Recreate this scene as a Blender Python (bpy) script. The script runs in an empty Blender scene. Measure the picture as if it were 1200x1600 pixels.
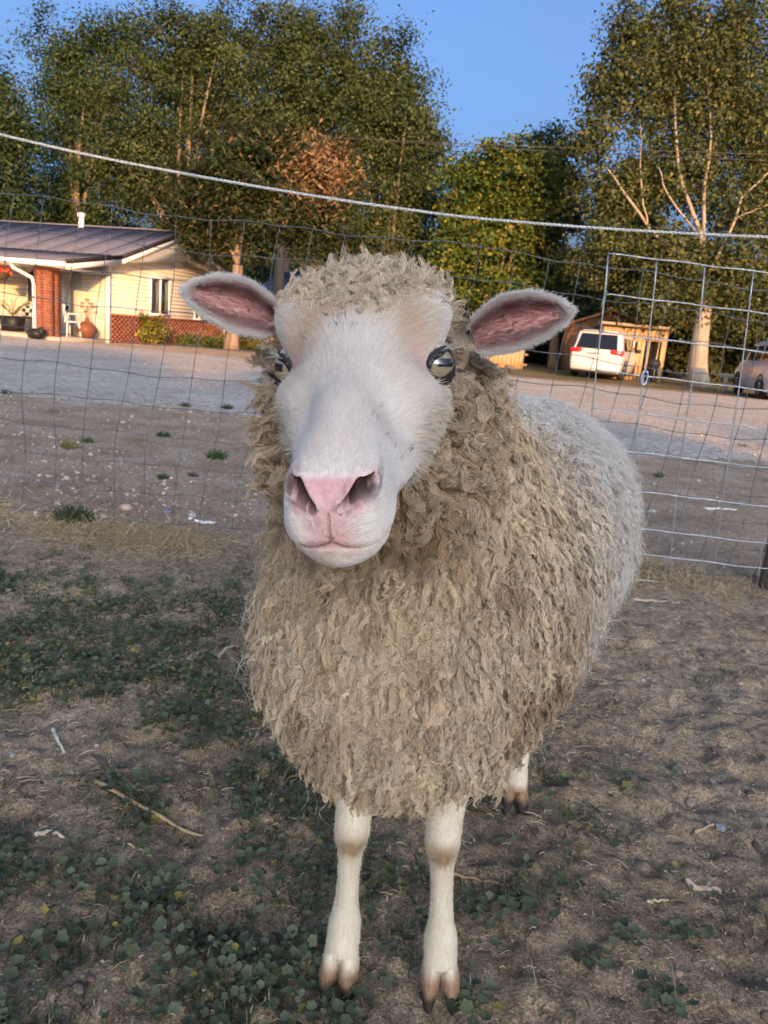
import bpy, bmesh, math, random
import numpy as np
from mathutils import Vector, Matrix
SC = bpy.context.scene
COL = SC.collection
rng = np.random.default_rng(7)
random.seed(7)
R = math.radians

# ------------------------------------------------------------------ camera
CAM_H = 1.0
PITCH = R(13.1); ROLL = R(5.2); FPX = 1200.0           # focal length in photo pixels (1200 x 1600 frame)
_f = np.array([0, math.cos(PITCH), -math.sin(PITCH)])
_r0 = np.array([1.0, 0, 0]); _u0 = np.array([0, math.sin(PITCH), math.cos(PITCH)])
C_R = math.cos(ROLL)*_r0 + math.sin(ROLL)*_u0
C_U = -math.sin(ROLL)*_r0 + math.cos(ROLL)*_u0
C_F = _f
C_P = np.array([0, 0, CAM_H])
cam_d = bpy.data.cameras.new('camera')
cam = bpy.data.objects.new('camera', cam_d); COL.objects.link(cam)
M = Matrix(((C_R[0], C_U[0], -C_F[0], C_P[0]), (C_R[1], C_U[1], -C_F[1], C_P[1]), (C_R[2], C_U[2], -C_F[2], C_P[2]), (0, 0, 0, 1)))
cam.matrix_world = M
cam_d.sensor_fit = 'VERTICAL'; cam_d.sensor_height = 36.0; cam_d.lens = FPX/1600*36.0
cam_d.clip_start = 0.05; cam_d.clip_end = 2000
cam_d.dof.use_dof = True; cam_d.dof.focus_distance = 0.72; cam_d.dof.aperture_fstop = 19.0
SC.camera = cam

# ------------------------------------------------------------------ sky, sun, exposure
SUN_EL = R(11.0); SUN_AZ = math.atan2(0.19, -0.98)        # low sun behind the camera, a little to the right
SUN_DIR = np.array([math.cos(SUN_EL)*math.sin(SUN_AZ), math.cos(SUN_EL)*math.cos(SUN_AZ), math.sin(SUN_EL)])
W = bpy.data.worlds.new('World'); SC.world = W; W.use_nodes = True
nt = W.node_tree; nt.nodes.clear()
wo = nt.nodes.new('ShaderNodeOutputWorld'); bg = nt.nodes.new('ShaderNodeBackground'); sky = nt.nodes.new('ShaderNodeTexSky')
sky.sky_type = 'NISHITA'; sky.sun_disc = False; sky.sun_elevation = SUN_EL; sky.sun_rotation = SUN_AZ
sky.air_density = 0.62; sky.dust_density = 10.0; sky.ozone_density = 3.5
bg.inputs['Strength'].default_value = 0.15
nt.links.new(sky.outputs[0], bg.inputs['Color']); nt.links.new(bg.outputs[0], wo.inputs['Surface'])
sun_d = bpy.data.lights.new('sun', 'SUN'); sun_d.energy = 2.5; sun_d.angle = R(0.55); sun_d.color = (1.0, 0.49, 0.14)
sun = bpy.data.objects.new('sun', sun_d); COL.objects.link(sun)
sun.rotation_euler = Vector(SUN_DIR).to_track_quat('Z', 'Y').to_euler(); sun.location = (4, -20, 12)
SC.view_settings.view_transform = 'Standard'; SC.view_settings.look = 'None'
SC.view_settings.exposure = 1.68; SC.view_settings.gamma = 1.0; SC.view_settings.use_curve_mapping = False
SC.render.engine = 'CYCLES'
SC.cycles.use_denoising = True
try:
    SC.cycles.denoiser = 'OPENIMAGEDENOISE'; SC.cycles.denoising_input_passes = 'RGB_ALBEDO_NORMAL'
except Exception: pass
SC.cycles.max_bounces = 6; SC.cycles.diffuse_bounces = 3; SC.cycles.transparent_max_bounces = 8
SC.cycles.use_adaptive_sampling = True; SC.cycles.adaptive_threshold = 0.015
try: SC.cycles_curves.shape = 'RIBBONS'; SC.cycles_curves.subdivisions = 1
except Exception: pass

# ------------------------------------------------------------------ helpers
def ray(x, y):
    d = C_F + (x-600)/FPX*C_R + (800-y)/FPX*C_U
    return d
def at_depth(x, y, dep): return C_P + ray(x, y)*dep           # depth along the optical axis
def at_Y(x, y, Y): d = ray(x, y); return C_P + d*(Y/d[1])
def on_ground(x, y, z=0.0): d = ray(x, y); return C_P + d*((z-CAM_H)/d[2])
def project(P):
    q = np.asarray(P)-C_P; dep = q@C_F
    return np.stack([600+FPX*(q@C_R)/dep, 800-FPX*(q@C_U)/dep, dep], -1)
def nrm(v, ax=-1): return v/np.maximum(np.linalg.norm(v, axis=ax, keepdims=True), 1e-12)
def sstep(a, b, x): t = np.clip((x-a)/(b-a), 0, 1); return t*t*(3-2*t)
def _hash(i, j, k, seed):
    n = (i*374761393 + j*668265263 + k*2147483647 + seed*974711).astype(np.int64)
    n = (n ^ (n >> 13))*1274126177; n = n ^ (n >> 16)
    return (n & 0xffff)/65535.0
def vnoise(P, scale=1.0, seed=0):
    P = np.asarray(P, float)*scale; I = np.floor(P).astype(np.int64); F = P-I; F = F*F*(3-2*F)
    out = 0
    for dx in (0, 1):
        for dy in (0, 1):
            for dz in (0, 1):
                w = (F[..., 0] if dx else 1-F[..., 0])*(F[..., 1] if dy else 1-F[..., 1])*(F[..., 2] if dz else 1-F[..., 2])
                out = out + w*_hash(I[..., 0]+dx, I[..., 1]+dy, I[..., 2]+dz, seed)
    return out*2-1
def fbm(P, scale=1.0, octs=4, seed=0, gain=0.5):
    a = 1; s = 0; t = 0
    for o in range(octs):
        s = s + a*vnoise(P, scale*2**o, seed+o*17); t += a; a *= gain
    return s/t
def P3(x, y, z=0): return np.stack(np.broadcast_arrays(np.asarray(x, float), np.asarray(y, float), np.asarray(z, float)), -1)

def tag(o, label=None, cat=None, group=None, kind=None):
    if label: o['label'] = label
    if cat: o['category'] = cat
    if group: o['group'] = group
    if kind: o['kind'] = kind
    return o
def empty(name, loc=(0, 0, 0), rz=0.0, label=None, cat=None, group=None):
    o = bpy.data.objects.new(name, None); COL.objects.link(o); o.location = loc; o.rotation_euler = (0, 0, rz)
    o.empty_display_size = 0.1
    return tag(o, label, cat, group)
def mesh_np(name, V, F, mat=None, parent=None, smooth=False, col=None, col_dom='POINT', link=True):
    """one mesh object from numpy verts and a face array (n x 3 or n x 4), or a list of such arrays"""
    me = bpy.data.meshes.new(name)
    V = np.asarray(V, np.float32).reshape(-1, 3)
    Fs = [np.asarray(f, np.int32) for f in (F if isinstance(F, (list, tuple)) else [F]) if len(f)]
    tot = np.concatenate([np.full(len(f), f.shape[1], np.int32) for f in Fs]); idx = np.concatenate([f.ravel() for f in Fs])
    me.vertices.add(len(V)); me.vertices.foreach_set('co', V.ravel())
    me.loops.add(len(idx)); me.loops.foreach_set('vertex_index', idx)
    me.polygons.add(len(tot)); st = np.concatenate([[0], np.cumsum(tot)[:-1]]).astype(np.int32)
    me.polygons.foreach_set('loop_start', st); me.polygons.foreach_set('loop_total', tot)
    if smooth: me.polygons.foreach_set('use_smooth', np.ones(len(tot), bool))
    if col is not None:
        c = np.asarray(col, np.float32)
        if c.shape[1] == 3: c = np.concatenate([c, np.ones((len(c), 1), np.float32)], 1)
        if col_dom == 'FACE':
            at = me.attributes.new('col', 'FLOAT_COLOR', 'FACE')
        else:
            at = me.attributes.new('col', 'FLOAT_COLOR', 'POINT')
        at.data.foreach_set('color', c.ravel())
    me.update(calc_edges=True); me.validate()
    if mat: me.materials.append(mat)
    if not link: return me
    o = bpy.data.objects.new(name, me); COL.objects.link(o)
    if parent: o.parent = parent
    return o
def inst(name, me, parent=None, loc=(0, 0, 0), rot=(0, 0, 0), scale=(1, 1, 1)):
    o = bpy.data.objects.new(name, me); COL.objects.link(o); o.location = loc; o.rotation_euler = rot; o.scale = scale
    if parent: o.parent = parent
    return o
class MB:
    """collects shapes into one mesh"""
    def __init__(s): s.v = []; s.q = []; s.t = []; s.n = 0
    def add(s, V, q=None, t=None):
        V = np.asarray(V, float).reshape(-1, 3)
        if q is not None and len(q): s.q.append(np.asarray(q)+s.n)
        if t is not None and len(t): s.t.append(np.asarray(t)+s.n)
        s.v.append(V); s.n += len(V); return s
    def box(s, c, d, rz=0.0, rx=0.0, ry=0.0, bev=0.0):
        x, y, z = [k/2 for k in d]
        if bev <= 0:
            V = np.array([[-x, -y, -z], [x, -y, -z], [x, y, -z], [-x, y, -z], [-x, -y, z], [x, -y, z], [x, y, z], [-x, y, z]])
            Q = [[0, 3, 2, 1], [4, 5, 6, 7], [0, 1, 5, 4], [1, 2, 6, 5], [2, 3, 7, 6], [3, 0, 4, 7]]; T = None
        else:
            b = min(bev, x*.9, y*.9, z*.9); V = []; 
            for sz in (-1, 1):
                for (sx, sy) in ((-1, -1), (1, -1), (1, 1), (-1, 1)):
                    V += [[sx*x, sy*(y-b), sz*(z-b)], [sx*(x-b), sy*y, sz*(z-b)], [sx*(x-b), sy*(y-b), sz*z]]
            V = np.array(V)
            g = lambda sx, sy, sz: {(-1, -1): 0, (1, -1): 1, (1, 1): 2, (-1, 1): 3}[(sx, sy)]*3+(12 if sz > 0 else 0)
            Q = []; T = []
            for sz in (-1, 1):
                l = [g(-1, -1, sz)+2, g(1, -1, sz)+2, g(1, 1, sz)+2, g(-1, 1, sz)+2]; Q.append(l if sz > 0 else l[::-1])
            for sx in (-1, 1):
                l = [g(sx, -1, -1), g(sx, 1, -1), g(sx, 1, 1), g(sx, -1, 1)]; Q.append(l if sx > 0 else l[::-1])
            for sy in (-1, 1):
                l = [g(-1, sy, -1)+1, g(1, sy, -1)+1, g(1, sy, 1)+1, g(-1, sy, 1)+1]; Q.append(l if sy < 0 else l[::-1])
            for sx in (-1, 1):
                for sy in (-1, 1):
                    Q.append([g(sx, sy, -1), g(sx, sy, 1), g(sx, sy, 1)+1, g(sx, sy, -1)+1])
                for sz in (-1, 1):
                    Q.append([g(sx, -1, sz), g(sx, 1, sz), g(sx, 1, sz)+2, g(sx, -1, sz)+2])
            for sy in (-1, 1):
                for sz in (-1, 1):
                    Q.append([g(-1, sy, sz)+1, g(1, sy, sz)+1, g(1, sy, sz)+2, g(-1, sy, sz)+2])
            for sx in (-1, 1):
                for sy in (-1, 1):
                    for sz in (-1, 1): k = g(sx, sy, sz); T.append([k, k+1, k+2])
        Rm = np.array((Matrix.Rotation(rz, 3, 'Z') @ Matrix.Rotation(ry, 3, 'Y') @ Matrix.Rotation(rx, 3, 'X')))
        return s.add(V@Rm.T+np.asarray(c, float), Q, T)
    def tube(s, path, rad, n=8, cap=True):
        P = np.asarray(path, float); m = len(P); rad = np.broadcast_to(np.asarray(rad, float), (m,))
        T = nrm(np.gradient(P, axis=0)); ref = np.array([0, 0, 1.0]) if abs(T[0][2]) < .9 else np.array([1.0, 0, 0])
        U = nrm(np.cross(ref, T[0])); Us = [U]
        for k in range(1, m):
            U = Us[-1]-T[k]*(Us[-1]@T[k]); Us.append(U/max(np.linalg.norm(U), 1e-9))
        Us = np.array(Us); Vs = np.cross(T, Us); a = np.linspace(0, 2*np.pi, n, endpoint=False)
        V = P[:, None]+rad[:, None, None]*(np.cos(a)[None, :, None]*Us[:, None]+np.sin(a)[None, :, None]*Vs[:, None])
        i, j = np.meshgrid(np.arange(m-1), np.arange(n), indexing='ij'); j2 = (j+1) % n
        Q = np.stack([i*n+j, i*n+j2, (i+1)*n+j2, (i+1)*n+j], -1).reshape(-1, 4)
        V = V.reshape(-1, 3); T3 = []
        if cap:
            V = np.concatenate([V, P[:1], P[-1:]]); k = m*n
            T3 = [[k, (j+1) % n, j] for j in range(n)]+[[k+1, (m-1)*n+j, (m-1)*n+(j+1) % n] for j in range(n)]
        return s.add(V, Q, T3)
    def lathe(s, prof, n=24, c=(0, 0, 0)):
        prof = np.asarray(prof, float); m = len(prof); a = np.linspace(0, 2*np.pi, n, endpoint=False)
        V = np.stack([prof[:, None, 0]*np.cos(a), prof[:, None, 0]*np.sin(a), np.repeat(prof[:, None, 1], n, 1)], -1).reshape(-1, 3)+np.asarray(c, float)
        i, j = np.meshgrid(np.arange(m-1), np.arange(n), indexing='ij'); j2 = (j+1) % n
        Q = np.stack([i*n+j, i*n+j2, (i+1)*n+j2, (i+1)*n+j], -1).reshape(-1, 4)
        return s.add(V, Q)
    def grid(s, G, closed_j=False):
        G = np.asarray(G, float); m, n = G.shape[:2]; nn = n if closed_j else n-1
        i, j = np.meshgrid(np.arange(m-1), np.arange(nn), indexing='ij'); j2 = (j+1) % n
        return s.add(G.reshape(-1, 3), np.stack([i*n+j, i*n+j2, (i+1)*n+j2, (i+1)*n+j], -1).reshape(-1, 4))
    def prism(s, poly, axis, lo, hi):
        """convex-ish polygon (2D) extruded along axis 'x','y' or 'z'"""
        p = np.asarray(poly, float); n = len(p)
        def lift(h):
            z = np.full(n, h)
            return {'x': np.stack([z, p[:, 0], p[:, 1]], -1), 'y': np.stack([p[:, 0], z, p[:, 1]], -1), 'z': np.stack([p[:, 0], p[:, 1], z], -1)}[axis]
        V = np.concatenate([lift(lo), lift(hi), lift(lo).mean(0)[None], lift(hi).mean(0)[None]])
        Q = [[k, (k+1) % n, n+(k+1) % n, n+k] for k in range(n)]
        T = [[2*n, (k+1) % n, k] for k in range(n)]+[[2*n+1, n+k, n+(k+1) % n] for k in range(n)]
        return s.add(V, Q, T)
    def ball(s, c, r, n=10, m=7):
        r = np.broadcast_to(np.asarray(r, float), (3,)); th = np.linspace(0, np.pi, m); a = np.linspace(0, 2*np.pi, n, endpoint=False)
        G = np.stack([np.sin(th)[:, None]*np.cos(a)*r[0], np.sin(th)[:, None]*np.sin(a)*r[1], np.cos(th)[:, None]*np.ones(n)*r[2]], -1)
        return s.grid(G+np.asarray(c, float), closed_j=True)
    def build(s, name, mat=None, parent=None, smooth=False, M=None, link=True, fix=True):
        V = np.concatenate(s.v)
        if M is not None:
            Mn = np.array(M); V = V@Mn[:3, :3].T+Mn[:3, 3]
        fs = []
        if s.q: fs.append(np.concatenate(s.q))
        if s.t: fs.append(np.concatenate(s.t))
        me = mesh_np(name, V, fs, mat, smooth=smooth, link=False)
        if fix:
            bm = bmesh.new(); bm.from_mesh(me); bmesh.ops.recalc_face_normals(bm, faces=bm.faces); bm.to_mesh(me); bm.free()
        if not link: return me
        o = bpy.data.objects.new(name, me); COL.objects.link(o)
        if parent: o.parent = parent
        return o

# ------------------------------------------------------------------ materials
MATS = {}
def mat(name, c1, c2=None, scale=5.0, rough=0.8, bump=0.0, bscale=None, metal=0.0, detail=4.0, spec=0.3, contrast=(0.35, 0.65), coat=0.0, stretch=None):
    if name in MATS: return MATS[name]
    m = bpy.data.materials.new(name); m.use_nodes = True; MATS[name] = m
    t = m.node_tree; b = t.nodes['Principled BSDF']
    b.inputs['Roughness'].default_value = rough; b.inputs['Metallic'].default_value = metal
    b.inputs['Specular IOR Level'].default_value = spec; b.inputs['Coat Weight'].default_value = coat
    tc = t.nodes.new('ShaderNodeTexCoord'); src = tc.outputs['Object']
    if stretch:
        mp = t.nodes.new('ShaderNodeMapping'); mp.inputs['Scale'].default_value = stretch; t.links.new(src, mp.inputs['Vector']); src = mp.outputs[0]
    if c2 is not None:
        n = t.nodes.new('ShaderNodeTexNoise'); n.inputs['Scale'].default_value = scale; n.inputs['Detail'].default_value = detail; n.inputs['Roughness'].default_value = 0.6
        r = t.nodes.new('ShaderNodeValToRGB'); r.color_ramp.elements[0].position = contrast[0]; r.color_ramp.elements[1].position = contrast[1]
        r.color_ramp.elements[0].color = (*c1, 1); r.color_ramp.elements[1].color = (*c2, 1)
        t.links.new(src, n.inputs['Vector']); t.links.new(n.outputs[0], r.inputs[0]); t.links.new(r.outputs[0], b.inputs['Base Color'])
    else: b.inputs['Base Color'].default_value = (*c1, 1)
    if bump:
        n2 = t.nodes.new('ShaderNodeTexNoise'); n2.inputs['Scale'].default_value = bscale or scale*4; n2.inputs['Detail'].default_value = 5
        bp = t.nodes.new('ShaderNodeBump'); bp.inputs['Strength'].default_value = bump; bp.inputs['Distance'].default_value = 0.02
        t.links.new(src, n2.inputs['Vector']); t.links.new(n2.outputs[0], bp.inputs['Height']); t.links.new(bp.outputs[0], b.inputs['Normal'])
    return m
def mat_attr(name, rough=0.8, transl=0.0, spec=0.2, noise=0.0, nscale=60.0, bump=0.0, bscale=400.0, sss=0.0):
    """colour from the object's own 'col' attribute"""
    if name in MATS: return MATS[name]
    m = bpy.data.materials.new(name); m.use_nodes = True; MATS[name] = m
    t = m.node_tree; b = t.nodes['Principled BSDF']; out = t.nodes['Material Output']
    a = t.nodes.new('ShaderNodeAttribute'); a.attribute_name = 'col'; src = a.outputs['Color']
    b.inputs['Roughness'].default_value = rough; b.inputs['Specular IOR Level'].default_value = spec
    tc = t.nodes.new('ShaderNodeTexCoord')
    if noise:
        n = t.nodes.new('ShaderNodeTexNoise'); n.inputs['Scale'].default_value = nscale; n.inputs['Detail'].default_value = 4
        mr = t.nodes.new('ShaderNodeMapRange'); mr.inputs[1].default_value = 0.3; mr.inputs[2].default_value = 0.7; mr.inputs[3].default_value = 1-noise; mr.inputs[4].default_value = 1+noise
        mx = t.nodes.new('ShaderNodeVectorMath'); mx.operation = 'SCALE'
        t.links.new(tc.outputs['Object'], n.inputs['Vector']); t.links.new(n.outputs[0], mr.inputs[0]); t.links.new(src, mx.inputs[0]); t.links.new(mr.outputs[0], mx.inputs['Scale']); src = mx.outputs[0]
    t.links.new(src, b.inputs['Base Color'])
    if bump:
        n2 = t.nodes.new('ShaderNodeTexNoise'); n2.inputs['Scale'].default_value = bscale; n2.inputs['Detail'].default_value = 4
        bp = t.nodes.new('ShaderNodeBump'); bp.inputs['Strength'].default_value = bump; bp.inputs['Distance'].default_value = 0.003
        t.links.new(tc.outputs['Object'], n2.inputs['Vector']); t.links.new(n2.outputs[0], bp.inputs['Height']); t.links.new(bp.outputs[0], b.inputs['Normal'])
    if sss:
        b.inputs['Subsurface Weight'].default_value = sss; b.inputs['Subsurface Radius'].default_value = (0.006, 0.003, 0.002); b.inputs['Subsurface Scale'].default_value = 0.5
    if transl:
        tr = t.nodes.new('ShaderNodeBsdfTranslucent'); mx2 = t.nodes.new('ShaderNodeMixShader'); mx2.inputs[0].default_value = transl
        t.links.new(src, tr.inputs['Color']); t.links.new(b.outputs[0], mx2.inputs[1]); t.links.new(tr.outputs[0], mx2.inputs[2]); t.links.new(mx2.outputs[0], out.inputs['Surface'])
    return m
def hair(name, Pts, rad, col, mtl, parent):
    """hair strands: Pts (n, k, 3), rad (n, k) or (k,), col (n, 3) or (n, k, 3)"""
    n, k = Pts.shape[:2]
    hc = bpy.data.hair_curves.new(name); hc.add_curves([k]*n)
    hc.attributes['position'].data.foreach_set('vector', np.ascontiguousarray(Pts, np.float32).ravel())
    ra = hc.attributes.get('radius') or hc.attributes.new('radius', 'FLOAT', 'POINT')
    ra.data.foreach_set('value', np.ascontiguousarray(np.broadcast_to(rad, (n, k)), np.float32).ravel())
    if col.ndim == 2: col = np.repeat(col[:, None], k, 1)
    ca = hc.attributes.new('col', 'FLOAT_COLOR', 'POINT')
    ca.data.foreach_set('color', np.concatenate([col, np.ones((n, k, 1))], -1).astype(np.float32).ravel())
    hc.materials.append(mtl)
    o = bpy.data.objects.new(name, hc); COL.objects.link(o)
    if parent: o.parent = parent
    return o
# ------------------------------------------------------------------ ground
def spaced(lo_far, lo, hi, hi_far, step, grow):
    a = [lo]; h = step
    while a[-1] > lo_far: h *= grow; a.append(a[-1]-h)
    c = [hi]; h = step
    while c[-1] < hi_far: h *= grow; c.append(c[-1]+h)
    return np.array(a[::-1][:-1]+list(np.arange(lo, hi, step))+c)
GX = spaced(-420, -1.25, 1.45, 420, 0.0100, 1.055)
GY = spaced(-300, 0.45, 2.5, 600, 0.0100, 1.035)
def ground_z(x, y):
    p = P3(x, y, 0)
    fade = np.exp(-((np.maximum(0, np.abs(y-1.8)-3))**2)/8)*np.exp(-((np.maximum(0, np.abs(x)-3))**2)/8)
    soil = 0.016*fbm(p, 2.2, 3, 3)+0.010*fbm(p, 6.0, 3, 5)+0.007*fbm(p, 19, 2, 9)
    scuff = fbm(p*np.array([1.0, 2.6, 1]), 5.0, 3, 21)             # trodden ridges on the bare side
    soil = soil+0.018*scuff*sstep(0.25, 0.7, x)
    clod = np.maximum(0, vnoise(p, 34, 31)-0.05)*0.015+np.maximum(0, vnoise(p, 17, 33)-0.30)*0.020-np.maximum(0, vnoise(p, 9, 35)-0.35)*0.034
    return (soil+clod)*fade - 0.012*np.exp(-((x-0.08)**2+(y-1.0)**2)/0.5)*0
xx, yy = np.meshgrid(GX, GY)
zz = ground_z(xx, yy)
ny, nx = xx.shape
i, j = np.meshgrid(np.arange(ny-1), np.arange(nx-1), indexing='ij')
Fg = np.stack([i*nx+j, i*nx+j+1, (i+1)*nx+j+1, (i+1)*nx+j], -1).reshape(-1, 4)
def ground_material():
    m = bpy.data.materials.new('soil'); m.use_nodes = True; t = m.node_tree; b = t.nodes['Principled BSDF']; N = t.nodes.new; L = t.links.new
    b.inputs['Roughness'].default_value = 0.95; b.inputs['Specular IOR Level'].default_value = 0.12
    tc = N('ShaderNodeTexCoord'); src = tc.outputs['Object']
    def noise(sc, det=5, ro=0.6):
        n = N('ShaderNodeTexNoise'); n.inputs['Scale'].default_value = sc; n.inputs['Detail'].default_value = det; n.inputs['Roughness'].default_value = ro; L(src, n.inputs['Vector']); return n.outputs[0]
    def ramp(v, stops):
        r = N('ShaderNodeValToRGB'); e = r.color_ramp.elements
        while len(e) < len(stops): e.new(0.5)
        for k, (p, c) in enumerate(stops): e[k].position = p; e[k].color = (*c, 1)
        L(v, r.inputs[0]); return r.outputs[0]
    def mixc(f, a, c, mode='MIX'):
        mx = N('ShaderNodeMix'); mx.data_type = 'RGBA'; mx.blend_type = mode
        if isinstance(f, float): mx.inputs[0].default_value = f
        else: L(f, mx.inputs[0])
        for s_, v in ((6, a), (7, c)):
            if isinstance(v, tuple): mx.inputs[s_].default_value = (*v, 1)
            else: L(v, mx.inputs[s_])
        return mx.outputs[2]
    base = ramp(noise(1.4), [(0.3, (0.265, 0.192, 0.125)), (0.5, (0.39, 0.295, 0.198)), (0.7, (0.49, 0.38, 0.265))])
    fine = ramp(noise(38, 6, 0.7), [(0.30, (0.42, 0.39, 0.37)), (0.5, (1, 1, 1)), (0.70, (1.5, 1.45, 1.4))])
    c = mixc(0.9, base, fine, 'MULTIPLY')
    grit = ramp(noise(210, 3, 0.7), [(0.36, (0.5, 0.48, 0.46)), (0.52, (1, 1, 1)), (0.66, (1.9, 1.75, 1.6))])
    c = mixc(0.8, c, grit, 'MULTIPLY')
    # beyond the fence: paler, pinkish stony earth
    sx = N('ShaderNodeSeparateXYZ'); L(src, sx.inputs[0])
    nn = noise(0.9, 3); ad = N('ShaderNodeMath'); ad.operation = 'MULTIPLY_ADD'; ad.inputs[1].default_value = 1.2; L(nn, ad.inputs[0]); L(sx.outputs['Y'], ad.inputs[2])
    mr = N('ShaderNodeMapRange'); mr.inputs[1].default_value = 3.7; mr.inputs[2].default_value = 5.0; L(ad.outputs[0], mr.inputs[0])
    far = ramp(noise(2.4, 6, 0.65), [(0.32, (0.34, 0.24, 0.16)), (0.5, (0.47, 0.345, 0.24)), (0.64, (0.54, 0.42, 0.315)), (0.75, (0.48, 0.32, 0.185))])
    far = mixc(0.8, far, fine, 'MULTIPLY'); far = mixc(0.7, far, grit, 'MULTIPLY')
    c = mixc(mr.outputs[0], c, far)
    # dry grassy yard past the drive
    m2 = N('ShaderNodeMapRange'); m2.inputs[1].default_value = 24; m2.inputs[2].default_value = 27; L(sx.outputs['Y'], m2.inputs[0])
    yard = ramp(noise(0.5, 6), [(0.35, (0.10, 0.09, 0.035)), (0.55, (0.20, 0.155, 0.075)), (0.7, (0.28, 0.20, 0.11))])
    c = mixc(m2.outputs[0], c, yard)
    L(c, b.inputs['Base Color'])
    bp = N('ShaderNodeBump'); bp.inputs['Strength'].default_value = 1.0; bp.inputs['Distance'].default_value = 0.014
    hn = noise(90, 6, 0.7); L(hn, bp.inputs['Height']); L(bp.outputs[0], b.inputs['Normal'])
    return m
def gz_mesh(x, y):
    """height of the built ground sheet itself"""
    x = np.asarray(x, float); y = np.asarray(y, float)
    i_ = np.clip(np.searchsorted(GY, y)-1, 0, len(GY)-2); j_ = np.clip(np.searchsorted(GX, x)-1, 0, len(GX)-2)
    a_ = (y-GY[i_])/(GY[i_+1]-GY[i_]); b_ = (x-GX[j_])/(GX[j_+1]-GX[j_])
    return (zz[i_, j_]*(1-b_)+zz[i_, j_+1]*b_)*(1-a_)+(zz[i_+1, j_]*(1-b_)+zz[i_+1, j_+1]*b_)*a_
ground = mesh_np('ground', P3(xx, yy, zz), Fg, ground_material(), smooth=True)
tag(ground, 'bare brown trodden earth of the sheep pen and yard', 'ground', kind='structure')

# gravel drive: irregular sheet 4 mm above the soil
gm = bpy.data.materials.new('gravel'); gm.use_nodes = True; t = gm.node_tree; b = t.nodes['Principled BSDF']; b.inputs['Roughness'].default_value = 0.95; b.inputs['Specular IOR Level'].default_value = 0.15
tc = t.nodes.new('ShaderNodeTexCoord'); vo = t.nodes.new('ShaderNodeTexVoronoi'); vo.inputs['Scale'].default_value = 22
n1 = t.nodes.new('ShaderNodeTexNoise'); n1.inputs['Scale'].default_value = 0.6; n1.inputs['Detail'].default_value = 8; n1.inputs['Roughness'].default_value = 0.7
rp = t.nodes.new('ShaderNodeValToRGB'); rp.color_ramp.elements[0].color = (0.44, 0.37, 0.30, 1); rp.color_ramp.elements[1].color = (0.60, 0.525, 0.44, 1); rp.color_ramp.elements[0].position = 0.35; rp.color_ramp.elements[1].position = 0.65
hs = t.nodes.new('ShaderNodeMix'); hs.data_type = 'RGBA'; hs.blend_type = 'MULTIPLY'; hs.inputs[0].default_value = 0.7
sep = t.nodes.new('ShaderNodeSeparateColor'); mr = t.nodes.new('ShaderNodeMapRange'); mr.inputs[3].default_value = 0.55; mr.inputs[4].default_value = 1.35
for a_, b_ in ((tc.outputs['Object'], vo.inputs['Vector']), (tc.outputs['Object'], n1.inputs['Vector']), (n1.outputs[0], rp.inputs[0]), (vo.outputs['Color'], sep.inputs[0]), (sep.outputs[0], mr.inputs[0]), (rp.outputs[0], hs.inputs[6]), (mr.outputs[0], hs.inputs[7]), (hs.outputs[2], b.inputs['Base Color'])): t.links.new(a_, b_)
bp = t.nodes.new('ShaderNodeBump'); bp.inputs['Strength'].default_value = 0.8; bp.inputs['Distance'].default_value = 0.02; t.links.new(vo.outputs['Distance'], bp.inputs['Height']); t.links.new(bp.outputs[0], b.inputs['Normal'])
X = np.linspace(-60, 60, 481)
near = 8.0+0.5*fbm(P3(X, 0), 0.5, 3, 41)+0.25*fbm(P3(X, 3), 2.5, 2, 43)-0.02*X
farl = np.where(X < -3.5, 21.9-0.21*(X+8.1), 24.6+0.10*(X-5))+0.4*fbm(P3(X, 9), 0.4, 3, 45)
farl = np.where(X < -4.5, 21.55-0.21*(X+8.1), farl)
rows = np.linspace(0, 1, 60)**1.3
G = P3(X[None].repeat(60, 0), near[None]*(1-rows[:, None])+farl[None]*rows[:, None], 0)
edge_ = np.minimum(1, rows[:, None]*14)*np.minimum(1, (1-rows[:, None])*10)
G[..., 2] = ground_z(G[..., 0], G[..., 1])-0.004+edge_*(0.022+0.010*fbm(G, 0.8, 2, 47))+(1-edge_)*0.012*fbm(G, 3.0, 2, 49)
mb = MB(); mb.grid(G); gd = mb.build('gravel_drive', gm, smooth=True, fix=False); tag(gd, 'pale grey gravel drive between the fence and the house', 'drive', kind='structure')

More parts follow.
